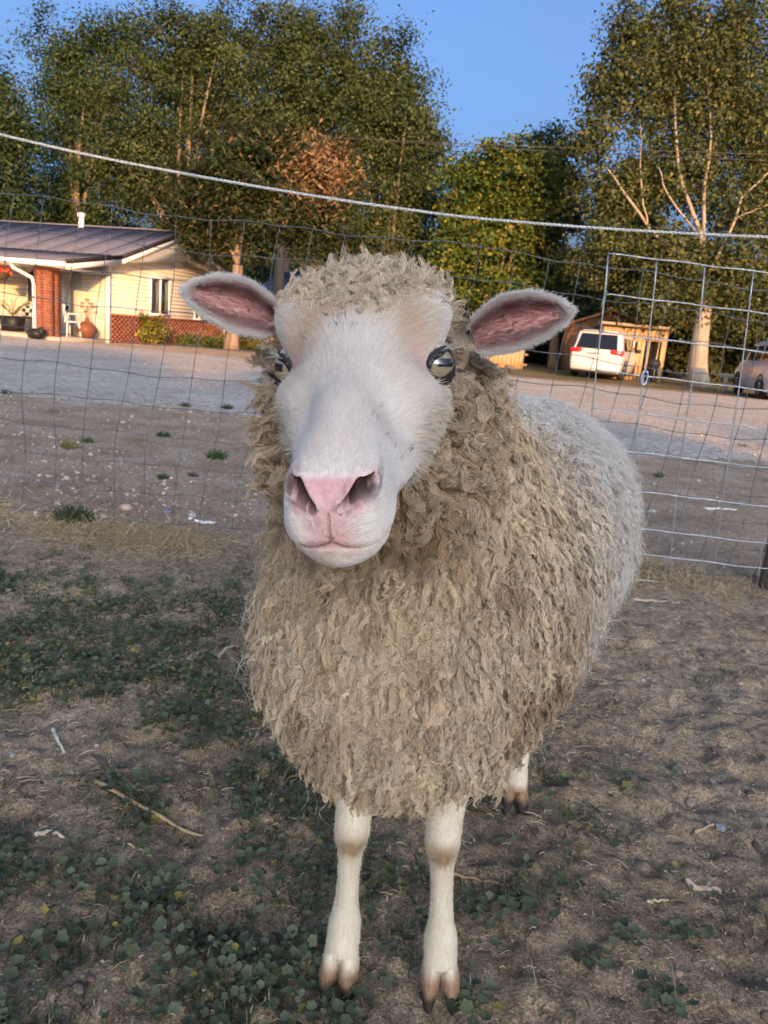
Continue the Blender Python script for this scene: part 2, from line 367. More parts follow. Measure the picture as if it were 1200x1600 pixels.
# ------------------------------------------------------------------ unseen tree row, added behind the viewer to cast evening shade over the pen
wl = mat('shade_row_leaf', (0.035, 0.055, 0.018), (0.07, 0.09, 0.03), 1.5, 0.9); wt = mat('shade_row_bark', (0.10, 0.075, 0.055), (0.16, 0.12, 0.09), 4, 0.9)
for k in range(22):
    x = -54+k*6.2; h = 15.75-1.75*float(sstep(13, 20, x))+0.25*math.sin(k*2.3)
    o = empty('poplar_tree', (x, -60+1.2*math.sin(k*1.7), 0), 0, 'unseen dense dark poplar added behind the sheep pen to shade it', 'tree', 'unseen shade trees')
    mb = MB(); mb.tube([(0, 0, 0), (0, 0, 3), (0.1, 0, h*0.7)], [0.32, 0.26, 0.1], 8); mb.build('trunk', wt, o)
    th = np.linspace(0, np.pi, 18); a = np.linspace(0, 2*np.pi, 24, endpoint=False)
    G = np.stack([np.sin(th)[:, None]**.6*np.cos(a)*4.2, np.sin(th)[:, None]**.6*np.sin(a)*3.2, (h+0.4)/2+np.cos(th)[:, None]*np.ones(24)*(h-0.4)/2], -1)
    G += 0.5*np.stack([fbm(G+k*9, 0.7, 3, 1), fbm(G+k*9, 0.7, 3, 2), 0.6*fbm(G+k*9, 0.7, 3, 3)], -1)
    mb = MB(); mb.grid(G, True); mb.build('crown', wl, o)
# ------------------------------------------------------------------ the sheep
sheep = empty('sheep', (0.077, 0.995, 0), 0, 'woolly cream sheep with white face and pink nose standing in the pen', 'sheep')
SH0 = np.array([0.077, 0.995, 0.0])
BAX = nrm(np.array([0.345, 0.94, 0.0])); LAX = np.array([BAX[1], -BAX[0], 0.0]); ZAX = np.array([0, 0, 1.0])
def S(l, b, z): return SH0+l*LAX+b*BAX+z*ZAX                    # sheep frame: lateral, backward, up
# head frame: origin at the nose tip, s back along the nose line, x across, n out of the forehead
HE = at_depth(566, 561, 0.685); HN = at_depth(516, 778, 0.552)
HA = nrm(HN-HE)
_xr = C_R*math.cos(R(4.1))-C_U*math.sin(R(4.1))-0.215*C_F
HX = nrm(_xr-HA*(_xr@HA)); HNn = np.cross(HX, -HA); HNn = -HNn if HNn[2] < 0 else HNn
LE = np.linalg.norm(HE-HN)
def H(x, s, n): return HN+np.multiply.outer(x, HX)-np.multiply.outer(s, HA)+np.multiply.outer(n, HNn)
def toH(P): q = np.asarray(P)-HN; return q@HX, -(q@HA), q@HNn

def interp_s(xq, xs, ys):
    """smooth (pchip-like) interpolation"""
    xs = np.asarray(xs, float); ys = np.asarray(ys, float); h = np.diff(xs); d = np.diff(ys)/h; m = np.zeros(len(xs))
    for k in range(1, len(xs)-1):
        if d[k-1]*d[k] > 0: m[k] = 2*d[k-1]*d[k]/(d[k-1]+d[k])
    m[0] = d[0]; m[-1] = d[-1]
    k = np.clip(np.searchsorted(xs, xq)-1, 0, len(xs)-2); t = (xq-xs[k])/h[k]
    return (2*t**3-3*t**2+1)*ys[k]+(t**3-2*t**2+t)*h[k]*m[k]+(-2*t**3+3*t**2)*ys[k+1]+(t**3-t**2)*h[k]*m[k+1]

def head_grid(NI=230, NJ=260):
    u = np.linspace(0, 1, NI)
    s = -0.020+0.30*(0.25*u+0.75*u**2.0)
    tab = np.array([  # s, half width, top, bottom, level of greatest width, exponent above, exponent below
        [-.020, .0005, -.0255, -.0265, -.026, 2.0, 2.0],
        [-.018, .0140, -.0130, -.0440, -.028, 2.1, 2.1],
        [-.012, .0265, .0000, -.0570, -.029, 2.2, 2.2],
        [-.002, .0350, .0100, -.0655, -.029, 2.3, 2.3],
        [.010, .0395, .0160, -.0690, -.029, 2.3, 2.3],
        [.028, .0410, .0220, -.0680, -.028, 2.2, 2.3],
        [.050, .0405, .0260, -.0640, -.030, 2.0, 2.3],
        [.080, .0470, .0295, -.0720, -.036, 1.75, 2.2],
        [.110, .0570, .0335, -.0860, -.036, 1.72, 2.2],
        [.140, .0650, .0390, -.0980, -.026, 1.9, 2.1],
        [.165, .0710, .0440, -.1040, -.010, 2.2, 2.0],
        [.190, .0735, .0490, -.1000, .004, 2.6, 2.0],
        [.215, .0700, .0510, -.1000, .002, 2.5, 2.0],
        [.240, .0640, .0480, -.0960, -.006, 2.3, 2.0],
        [.280, .0500, .0320, -.0800, -.020, 2.0, 2.0]])
    w, top, bot, cz, pt, pb = [interp_s(s, tab[:, 0], tab[:, k]) for k in range(1, 7)]
    ph = np.linspace(0, 2*np.pi, NJ, endpoint=False)
    c, sn = np.cos(ph), np.sin(ph)
    up = (c >= 0)[None]
    p = np.where(up, pt[:, None], pb[:, None])
    x = w[:, None]*np.sign(sn)*np.abs(sn)**(2/p)
    n = cz[:, None]+np.where(up, (top-cz)[:, None], (cz-bot)[:, None])*np.sign(c)*np.abs(c)**(2/p)
    return np.stack([x, np.repeat(s[:, None], NJ, 1), n], -1)
def seg_dist(px, py, a, b):
    ax, ay = a; bx, by = b; t = np.clip(((px-ax)*(bx-ax)+(py-ay)*(by-ay))/((bx-ax)**2+(by-ay)**2), 0, 1)
    return np.hypot(px-ax-t*(bx-ax), py-ay-t*(by-ay)), t
EYE = (0.0625, 0.181, -0.006)                                     # eye centre (x, s, n)
EYE_R = 0.0180
NOS_A = (0.0105, 0.0005); NOS_B = (0.0200, 0.0070); NOS_C = (0.0275, 0.0045)
def face_features(g):
    """sculpt the lofted head; returns sculpted local coords and masks"""
    x, s, n = g[..., 0].copy(), g[..., 1].copy(), g[..., 2].copy(); ax = np.abs(x)
    def bump(cx, cs, cn, r, amp):
        d2 = ((ax-cx)**2+(s-cs)**2+(n-cn)**2)/(r*r); return amp*np.exp(-d2)
    # outward direction (rough normal) of the loft
    gi = np.gradient(g, axis=0); gj = (np.roll(g, -1, 1)-np.roll(g, 1, 1))/2
    N = nrm(np.cross(gj, gi)); cen = np.stack([x*0, s, n*0-0.02], -1)
    N = np.where(((g-cen)*N).sum(-1, keepdims=True) < 0, -N, N); N[:2] = np.array([0, -1, 0])
    d = (bump(.055, .208, .028, .021, .015)+bump(.068, .181, -.005, .019, -.013)+bump(.060, .163, .001, .013, -.010)+bump(.060, .173, -.022, .012, -.005)+bump(.052, .142, -.010, .022, .006)
         + bump(.042, .100, .006, .024, -.0100)+bump(.022, -.010, -.018, .013, .0045)+bump(0, .085, .034, .022, .003)
         + bump(.056, .152, .022, .017, -.007)+bump(0, .20, .055, .03, .004)+bump(.030, .006, .012, .012, .003)
         + bump(0, -.014, -.048, .014, .003)+bump(.05, .20, -.06, .04, .006))
    front = sstep(0.045, 0.012, s)
    dn1, t1 = seg_dist(ax, n, NOS_A, NOS_B); dn2, _ = seg_dist(ax, n, NOS_B, NOS_C)
    dn = np.minimum(dn1-0.0007-0.0013*t1, dn2-0.0018)
    nos = sstep(0.0022, -0.0016, dn)*front
    alar = np.exp(-((dn-0.0035)/0.0030)**2)*front*sstep(-.006, .002, n)
    phil = np.exp(-(x/0.0012)**2)*sstep(-.001, -.006, n)*sstep(-.030, -.026, n)*front
    # mouth: a shallow arch round the muzzle
    nm = -0.0300-0.012*(ax/0.03)**2*np.exp(-(ax/0.04)**2)+0.003*np.exp(-(x/0.005)**2)-0.10*np.maximum(0, s-0.002)
    mou = np.exp(-((n-nm)/0.0019)**2)*sstep(0.075, 0.05, s)*sstep(-.020, -.024, n)
    d = d+alar*0.0022-phil*0.0028-mou*0.0045+np.exp(-((n-nm-.008)/.006)**2)*front*.0018
    g2 = g+N*d[..., None]
    g2[..., 1] += nos*0.016; g2[..., 0] *= 1-0.10*nos
    return g2, dict(nos=nos, mou=mou, phil=phil, dn=dn, nm=nm, front=front), N
def face_colour(x, s, n, m, seed=0):
    P = np.stack([x, s, n], -1); ax = np.abs(x)
    c = np.empty(P.shape); c[:] = (0.80, 0.74, 0.675)
    def mix(f, col): nonlocal c; c = c*(1-f[..., None])+np.array(col)*f[..., None]
    nz = fbm(P, 45, 3, 11); nz2 = fbm(P, 160, 2, 13)
    cream = np.clip(sstep(.10, .15, s)*sstep(.005, -.03, n)*.75+.25*nz*sstep(.05, .1, s), 0, 1); mix(cream, (0.62, 0.50, 0.385))
    tan = .95*np.exp(-(((ax-.040)/.020)**2+((s-.168)/.030)**2))*sstep(-.02, .02, n)
    tan = np.maximum(tan, .8*np.exp(-(((ax-.020)/.03)**2+((s-.176)/.012)**2))*sstep(.02, .04, n))
    tan = np.maximum(tan, .7*np.exp(-(((ax-.052)/.014)**2+((s-.150)/.016)**2)))
    mix(np.clip(tan*(.85+.6*nz), 0, .9), (0.56, 0.375, 0.235))
    fl = sstep(.62, .80, vnoise(P, 240, 171))*sstep(.2, .5, vnoise(P, 40, 173)+.3*sstep(.1, .16, s)); mix(fl*.9, (.05, .035, .025))
    mix(.30*sstep(-.2, .5, fbm(P, 26, 2, 175)), (0.66, 0.56, 0.50))
    mix(.35*np.exp(-((s-.035)/.02)**2)*sstep(.0, .02, n)*sstep(.03, .01, ax), (0.74, 0.60, 0.52))
    edge = s+.30*np.maximum(0, n-.006)+.0035*nz+.0015*nz2
    pinkn = sstep(.031, .022, ax)*sstep(-.010, -.002, n+.002*nz)*sstep(.014, .004, edge)
    lip = .85*sstep(.024, .004, ax+.004*nz)*sstep(-.034, -.029, n)*sstep(.002, -.004, n)*m['front']
    pinkn = np.maximum(np.maximum(pinkn, lip), np.exp(-(np.maximum(0, m['dn'])/.0028)**2)*m['front'])
    mix(pinkn*np.clip(.85+.25*nz2+.2*nz, 0, 1), (0.66, 0.315, 0.30))
    mix(.45*np.exp(-((n+.036)/.006)**2)*sstep(.03, .01, ax)*m['front'], (0.70, 0.42, 0.36))
    mix(np.clip(m['mou']*1.0, 0, .85), (0.45, 0.20, 0.17))
    mix(m['phil']*.7, (0.45, 0.16, 0.15))
    mix(np.clip(m['nos']*1.2, 0, .97), (0.055, 0.022, 0.020))  # nostril hollow darkened in the colour, standing in for its shade
    dirt = sstep(.0085, -.001, m['dn'])*m['front']*sstep(-.02, .25, .6*vnoise(P*np.array([1, .2, 1]), 330, 71)+.40*sstep(.012, .003, n)*sstep(.010, .018, ax)-.10)
    mix(dirt*.95, (0.028, 0.018, 0.013))
    eyeP = np.exp(-(((ax-EYE[0])/.020)**2+((s-EYE[1])/.020)**2+((n-EYE[2])/.019)**2)**3)
    mix(np.clip(eyeP*1.2, 0, .9), (0.045, 0.04, 0.042))
    mix(.55*np.exp(-(((ax-.050)/.007)**2+((s-.150)/.010)**2))*sstep(-.02, .0, n), (0.70, 0.45, 0.46))
    return np.clip(c, 0, 1), pinkn
hg = head_grid(); hg2, hm, hN = face_features(hg)
hcol, hpink = face_colour(hg2[..., 0], hg2[..., 1], hg2[..., 2], hm)
hW = H(hg2[..., 0], hg2[..., 1], hg2[..., 2])

# ears: cupped leaf shapes with an inner and an outer skin
def ear_grid(base, tip, wid, side, droop, NU=70, NV=56):
    base = np.asarray(base); tip = np.asarray(tip); ax = tip-base; Lr = np.linalg.norm(ax); ax = ax/Lr
    fw = nrm(-C_F*0.95+0.25*HX*side-0.15*ZAX); fw = nrm(fw-ax*(fw@ax))            # the hollow faces this way
    ac = np.cross(ax, fw); ac = ac if ac[2] > 0 else -ac
    u = np.linspace(0, 1, NU)[:, None]; v = np.linspace(-1, 1, NV)[None]
    hw = wid*interp_s(u, [0, .18, .42, .68, .86, .95, 1], [.58, .84, 1.0, .84, .52, .30, .03])
    cen = base+Lr*u[..., None]*ax+(-0.10*Lr*(u*(1-u))*4*droop)[..., None]*ac*-0.5
    cup = 0.55*hw*(1-np.abs(v)**2.2)*(1.1-.75*u)
    roll = 0.012*np.maximum(0, np.abs(v)-.55)**2*(1-u)
    G = cen+(hw*v*(1-.10*np.abs(v)))[..., None]*ac-(cup+roll)[..., None]*fw+(0.004*np.sin(u*np.pi))[..., None]*fw
    th = 0.0035*(1-.2*u)*np.sqrt(np.clip(1-np.abs(v)**6, 0, 1))
    Nn = nrm(np.cross(np.gradient(G, axis=0), np.gradient(G, axis=1))); Nn = np.where((Nn@fw)[..., None] < 0, -Nn, Nn)
    return G, G-Nn*th[..., None], Nn, u, v
def ear_colour(G, u, v, side):
    nz = fbm(G, 120, 3, 23+side); nz2 = fbm(G, 300, 2, 29+side)
    e = np.clip(np.abs(v+0*u)**5*1.1+sstep(.84, 1.0, u+0*v)*1.2, 0, 1); e = np.clip(e+.25*nz, 0, 1)
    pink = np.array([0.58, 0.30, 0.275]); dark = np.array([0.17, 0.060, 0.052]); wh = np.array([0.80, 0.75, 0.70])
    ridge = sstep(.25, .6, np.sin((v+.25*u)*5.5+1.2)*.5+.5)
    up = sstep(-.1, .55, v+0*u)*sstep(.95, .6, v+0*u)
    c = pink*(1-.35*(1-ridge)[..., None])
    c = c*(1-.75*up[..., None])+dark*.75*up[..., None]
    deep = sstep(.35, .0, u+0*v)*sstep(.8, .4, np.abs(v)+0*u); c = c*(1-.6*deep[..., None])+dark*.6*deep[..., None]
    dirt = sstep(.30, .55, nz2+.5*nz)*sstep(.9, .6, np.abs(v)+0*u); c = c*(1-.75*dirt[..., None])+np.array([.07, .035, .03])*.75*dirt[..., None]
    return c*(1-e[..., None])+wh*e[..., None]
EARS = []
for side, base, tip, wid in ((-1, at_depth(432, 505, 0.735), at_depth(291, 455, 0.715), 0.0245), (1, at_depth(738, 530, 0.722), at_depth(889, 486, 0.690), 0.0255)):
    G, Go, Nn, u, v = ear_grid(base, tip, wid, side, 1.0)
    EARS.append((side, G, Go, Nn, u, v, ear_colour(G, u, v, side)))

# legs: each a tapered loft down to a cloven hoof of two claws
def leg_mesh(path, radf, rads, fwd, hoof):
    """path points (top to fetlock), radii fore-aft / across; returns list of (grid, colour)"""
    path = np.asarray(path, float); k = np.linspace(0, 1, len(path)); kk = np.linspace(0, 1, 90)
    P = np.stack([interp_s(kk, k, path[:, c]) for c in range(3)], -1); rf = interp_s(kk, k, radf); rs = interp_s(kk, k, rads)
    a = np.linspace(0, 2*np.pi, 40, endpoint=False); sd = nrm(np.cross(ZAX, fwd)); T = nrm(np.gradient(P, axis=0)); F2 = nrm(fwd-T*(T@fwd)[:, None]); S2 = nrm(np.cross(T, F2))
    G = P[:, None]+rf[:, None, None]*np.cos(a)[None, :, None]*F2[:, None]+rs[:, None, None]*np.sin(a)[None, :, None]*S2[:, None]
    return G
def claw(top, tip, fwd, sd, rw, rl):
    u = np.linspace(0, 1, 34)[:, None]; a = np.linspace(0, 2*np.pi, 30, endpoint=False)[None]
    top = np.asarray(top); tip = np.asarray(tip)
    C = top+(tip-top)*u[..., None]
    wd = rw*interp_s(u, [0, .3, .6, .85, 1], [.85, 1.05, 1.0, .80, .55]); ln = rl*interp_s(u, [0, .3, .6, .85, 1], [.9, 1.0, 1.05, 1.0, .85])
    G = C+(wd*np.cos(a))[..., None]*sd+(ln*np.sin(a))[..., None]*fwd
    G[-1:] = np.maximum(G[-1:], -10); G[..., 2] = np.maximum(G[..., 2], tip[2])
    return G
LEGS = []
def build_leg(knee, fet, toe, top, front=True, sc=1.0, splay=0.05):
    fwd = nrm(np.array([toe[0]-fet[0], toe[1]-fet[1], 0])+(-BAX)*0.02); sd = np.cross(fwd, ZAX)
    top, knee, fet, toe = map(np.asarray, (top, knee, fet, toe))
    if front:
        pts = [top, knee+(top-knee)*.42, knee+(top-knee)*.16, knee, knee+(fet-knee)*.20, knee+(fet-knee)*.5, knee+(fet-knee)*.80, fet, fet+(toe-fet)*np.array([.35, .35, .42])]
        rf = np.array([.045, .034, .0275, .0265, .0195, .0165, .0185, .0235, .021])*sc; rs = np.array([.040, .031, .0255, .0250, .0175, .0152, .0175, .0235, .0245])*sc
    else:
        pts = [top, knee+(top-knee)*.5, knee+(top-knee)*.15, knee, knee+(fet-knee)*.2, knee+(fet-knee)*.5, knee+(fet-knee)*.8, fet, fet+(toe-fet)*np.array([.35, .35, .42])]
        rf = np.array([.06, .04, .029, .026, .0215, .0175, .019, .023, .021])*sc; rs = np.array([.05, .034, .024, .0225, .0175, .0155, .0175, .023, .0245])*sc
    G = leg_mesh(pts, rf, rs, fwd, None)
    cl = []
    for q in (-1, 1):
        t0 = fet+(toe-fet)*np.array([.30, .30, .34])+sd*q*.0118*sc; t1 = np.array([toe[0], toe[1], toe[2]])+sd*q*(.0150+.004*splay/.05)*sc
        cl.append(claw(t0, t1, fwd, sd, .0128*sc, .021*sc))
    LEGS.append((G, cl, knee, front))
gz = lambda p: float(gz_mesh(p[0], p[1]))
def foot(x, y): p = on_ground(x, y); p[2] = gz(p)-0.004; return p
tFL = foot(688, 1566); tFR = foot(527, 1540); tHL = foot(803, 1268)
mid = lambda a, b, t: a+(b-a)*t
def front_leg(toe, kx, ky, kdep_y, fx, fy, fdep_y, topz):
    knee = at_Y(kx, ky, kdep_y); fet = at_Y(fx, fy, fdep_y); top = knee+np.array([0.0, 0.05, topz])
    build_leg(knee, fet, toe, top, sc=1.04)
front_leg(tFL, 692, 1312, tFL[1]+0.035, 689, 1462, tFL[1]+0.030, 0.20)
front_leg(tFR, 550, 1298, tFR[1]+0.030, 539, 1440, tFR[1]+0.030, 0.20)
kn = at_Y(832, 1090, tHL[1]+0.10); fe = at_Y(808, 1212, tHL[1]+0.035); build_leg(kn, fe, tHL, kn+np.array([-.01, -.06, .18]), False)
tHR = np.array([tHL[0]-.175, tHL[1]+.05, 0]); tHR[2] = gz(tHR)-.004
build_leg(tHR+(kn-tHL), tHR+(fe-tHL), tHR, tHR+(kn-tHL)+np.array([.01, -.06, .18]), False)

# trunk and neck under the fleece: overlapping rounds, remeshed into one skin
mb = MB()
def blob(c, r): mb.ball(c, r, 28, 18)
for b in np.linspace(-0.02, 0.60, 12):
    wv = interp_s(np.array([b]), [-.05, .1, .3, .5, .62], [.185, .215, .222, .220, .170])[0]; hv = interp_s(np.array([b]), [-.05, .1, .3, .5, .62], [.195, .205, .205, .200, .17])[0]
    cz = interp_s(np.array([b]), [-.05, .1, .3, .5, .62], [.668, .690, .694, .695, .675])[0]
    blob(S(0, b, cz), (wv, wv, hv))
blob(S(-.012, -.075, .615), (.185, .150, .195)); blob(S(-.01, -.06, .515), (.135, .125, .095)); blob(S(-.012, -.085, .74), (.170, .140, .170))
nkA = S(-.03, -.05, .80); hk = H(0.0, 0.235, -0.035)
for t in np.linspace(0, 1, 7): blob(mid(nkA, hk+np.array([0, .045, -.02]), t), np.array([1, 1, 1.0])*(0.155*(1-t)+0.082*t))
blob(hk+np.array([.004, .05, -.005]), (.084, .072, .058)); blob(H(0, .20, -.135), (.10, .09, .10))
me = mb.build('trunk_tmp', link=False, fix=False)
tmp = bpy.data.objects.new('trunk_tmp', me); COL.objects.link(tmp)
md = tmp.modifiers.new('r', 'REMESH'); md.mode = 'VOXEL'; md.voxel_size = 0.013
md = tmp.modifiers.new('s', 'SMOOTH'); md.factor = 0.6; md.iterations = 14
dg = bpy.context.evaluated_depsgraph_get(); ev = bpy.data.meshes.new_from_object(tmp.evaluated_get(dg))
TV = np.zeros(len(ev.vertices)*3, np.float32); ev.vertices.foreach_get('co', TV); TV = TV.reshape(-1, 3).astype(float)
TF = np.array([list(p.vertices) for p in ev.polygons if len(p.vertices) == 4], int)
TN = np.zeros(len(ev.vertices)*3, np.float32); ev.vertices.foreach_get('normal', TN); TN = TN.reshape(-1, 3).astype(float)
bpy.data.objects.remove(tmp); bpy.data.meshes.remove(ev); bpy.data.meshes.remove(me)
# uneven fleece: broad tufts
tuft = fbm(TV, 9, 3, 51)*0.012+fbm(TV, 26, 2, 53)*0.010
TV = TV+TN*tuft[:, None]

def wool_colour(P):
    """dirt-stained fleece: pale on the flanks and back, tan to brown on breast and neck"""
    b = (P-SH0)@BAX; l = (P-SH0)@LAX; z = P[..., 2]
    n1 = fbm(P, 7, 3, 61); n2 = fbm(P, 22, 3, 63)
    pale = np.array([0.72, 0.675, 0.61]); tan = np.array([0.70, 0.545, 0.37]); brown = np.array([0.33, 0.215, 0.130]); cream = np.array([0.74, 0.59, 0.41])
    breast = sstep(.26, -.08, b+.9*np.maximum(0, np.abs(l+.02)-.12)-.03+.09*n1)*sstep(1.0, .9, z)
    low = sstep(.56, .40, z+.04*n1)
    f = np.clip(breast*.85+.25*n2+.1, 0, 1)[..., None]
    c = pale*(1-f)+tan*f
    d = np.clip(sstep(.0, .5, n1+.6*n2)*(.45+.35*breast)*sstep(.36, .55, z)*sstep(1.05, .7, z), 0, .75)[..., None]; c = c*(1-d)+brown*d
    lo = (low*.75)[..., None]; c = c*(1-lo)+cream*lo
    hd = np.linalg.norm(P-(hk+np.array([0, .03, 0])), axis=-1); rf = sstep(.20, .13, hd)[..., None]*.75; c = c*(1-rf)+np.array([.56, .43, .29])*rf
    return np.clip(c, .02, .9)
tcol = wool_colour(TV)*.9

# body: one mesh
Vs, Qs, Cs, off = [], [], [], 0
def put(G, col, closed=True):
    global off
    m, n = G.shape[:2]; nn = n if closed else n-1
    i, j = np.meshgrid(np.arange(m-1), np.arange(nn), indexing='ij'); j2 = (j+1) % n
    Vs.append(G.reshape(-1, 3)); Qs.append(np.stack([i*n+j, i*n+j2, (i+1)*n+j2, (i+1)*n+j], -1).reshape(-1, 4)+off); Cs.append(np.broadcast_to(col, G.shape).reshape(-1, 3)); off += m*n
put(hW, hcol)
for side, G, Go, Nn, u, v, c in EARS:
    oc = np.array([.76, .71, .66])
    m, n = G.shape[:2]; GG = np.concatenate([G, Go[:, ::-1]], 1); CC = np.concatenate([c, np.broadcast_to(oc, Go.shape)], 1)
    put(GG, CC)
def leg_colour(P, knee, toez, front):
    z = P[..., 2]-toez; nz = fbm(P, 60, 3, 81); c = np.empty(P.shape); c[:] = (0.77, 0.685, 0.54)
    f = np.clip(.35+.5*nz, 0, .8)[..., None]; c = c*(1-f*.5)+np.array([.74, .62, .44])*f*.5
    kd = P-(np.asarray(knee)+np.array([0, -.02, -.012])); kf = 1.2*np.exp(-((kd[..., 0]/.026)**2+(kd[..., 1]/.026)**2+(kd[..., 2]/.021)**2)**1.3)*(.75+.5*nz) if front else 0*z
    kf = np.clip(kf, 0, .85)[..., None]; c = c*(1-kf)+np.array([.36, .22, .10])*kf
    ho = sstep(.070, .044, z+.010*nz)[..., None]; c = c*(1-ho)+np.array([.38, .235, .14])*ho
    dk = sstep(.042, .020, z+.008*nz)[..., None]; c = c*(1-dk)+np.array([.045, .034, .028])*dk
    return np.clip(c, 0, 1)
for (G, cl, knee, front), toe in zip(LEGS, (tFL, tFR, tHL, tHR)):
    put(G, leg_colour(G, knee, toe[2], front))
    for g in cl:
        put(g, leg_colour(g, knee, toe[2], front))
Vs.append(TV); Qs.append(TF+off); Cs.append(tcol); off += len(TV)
skin = mat_attr('sheep_skin', rough=0.75, noise=0.10, nscale=220, bump=0.25, bscale=700, sss=0.0)
body = mesh_np('body', np.concatenate(Vs)-SH0, np.concatenate(Qs), skin, sheep, smooth=True, col=np.concatenate(Cs))
bm = bmesh.new(); bm.from_mesh(body.data); bmesh.ops.recalc_face_normals(bm, faces=bm.faces); bm.to_mesh(body.data); bm.free()
def quad_samples(G, n, w=None, closed=True):
    """random points on a grid surface: positions, normals, fractional grid indices"""
    m, k = G.shape[:2]; G2 = np.concatenate([G, G[:, :1]], 1) if closed else G
    A = np.linalg.norm(np.cross(G2[1:, :-1]-G2[:-1, :-1], G2[:-1, 1:]-G2[:-1, :-1]), axis=-1)
    if w is not None: A = A*w[:A.shape[0], :A.shape[1]]
    p = (A/A.sum()).ravel(); idx = rng.choice(len(p), n, p=p); i, j = idx//A.shape[1], idx % A.shape[1]
    a, b = rng.random((n, 1)), rng.random((n, 1)); j2 = j+1
    P = (G2[i, j]*(1-a)+G2[i+1, j]*a)*(1-b)+(G2[i, j2]*(1-a)+G2[i+1, j2]*a)*b
    N = nrm(np.cross(G2[i, j2]-G2[i, j], G2[i+1, j]-G2[i, j])); T = nrm(G2[i+1, j]-G2[i, j])
    return P, N, T, i, j % k
def strands(P, D, bend, ln, k=4):
    t = np.linspace(0, 1, k)[None, :, None]
    return P[:, None]+ln[:, None, None]*(D[:, None]*t+bend[:, None]*t*t)
# ------------------------------------------------------------------ eyes
def eye_mesh(side):
    c = H(side*EYE[0], EYE[1], EYE[2])
    out = nrm(HX*side*0.72+HNn*0.42+HA*0.55)                     # gaze
    hz = HA*.50-HX*side*.85-ZAX*.25; hz = nrm(hz-out*(hz@out)); vt = np.cross(hz, out); vt = vt if vt@HNn > 0 else -vt
    hp = nrm(np.cross(ZAX, out)); vp_ = np.cross(hp, out); vp_ = vp_ if vp_[2] > 0 else -vp_
    return c, out, hz, vt, hp, vp_
cor = bpy.data.materials.new('eye'); cor.use_nodes = True; b = cor.node_tree.nodes['Principled BSDF']; MATS['eye'] = cor
b.inputs['Roughness'].default_value = 0.03; b.inputs['Specular IOR Level'].default_value = 0.8; b.inputs['Coat Weight'].default_value = 1.0; b.inputs['Coat Roughness'].default_value = 0.02
a = cor.node_tree.nodes.new('ShaderNodeAttribute'); a.attribute_name = 'col'; cor.node_tree.links.new(a.outputs['Color'], b.inputs['Base Color'])
lidm = mat_attr('eyelid_skin', rough=0.6, spec=0.35, noise=0.2, nscale=400)
FUR = []                                                          # (points, radii, colour) to merge into the coat
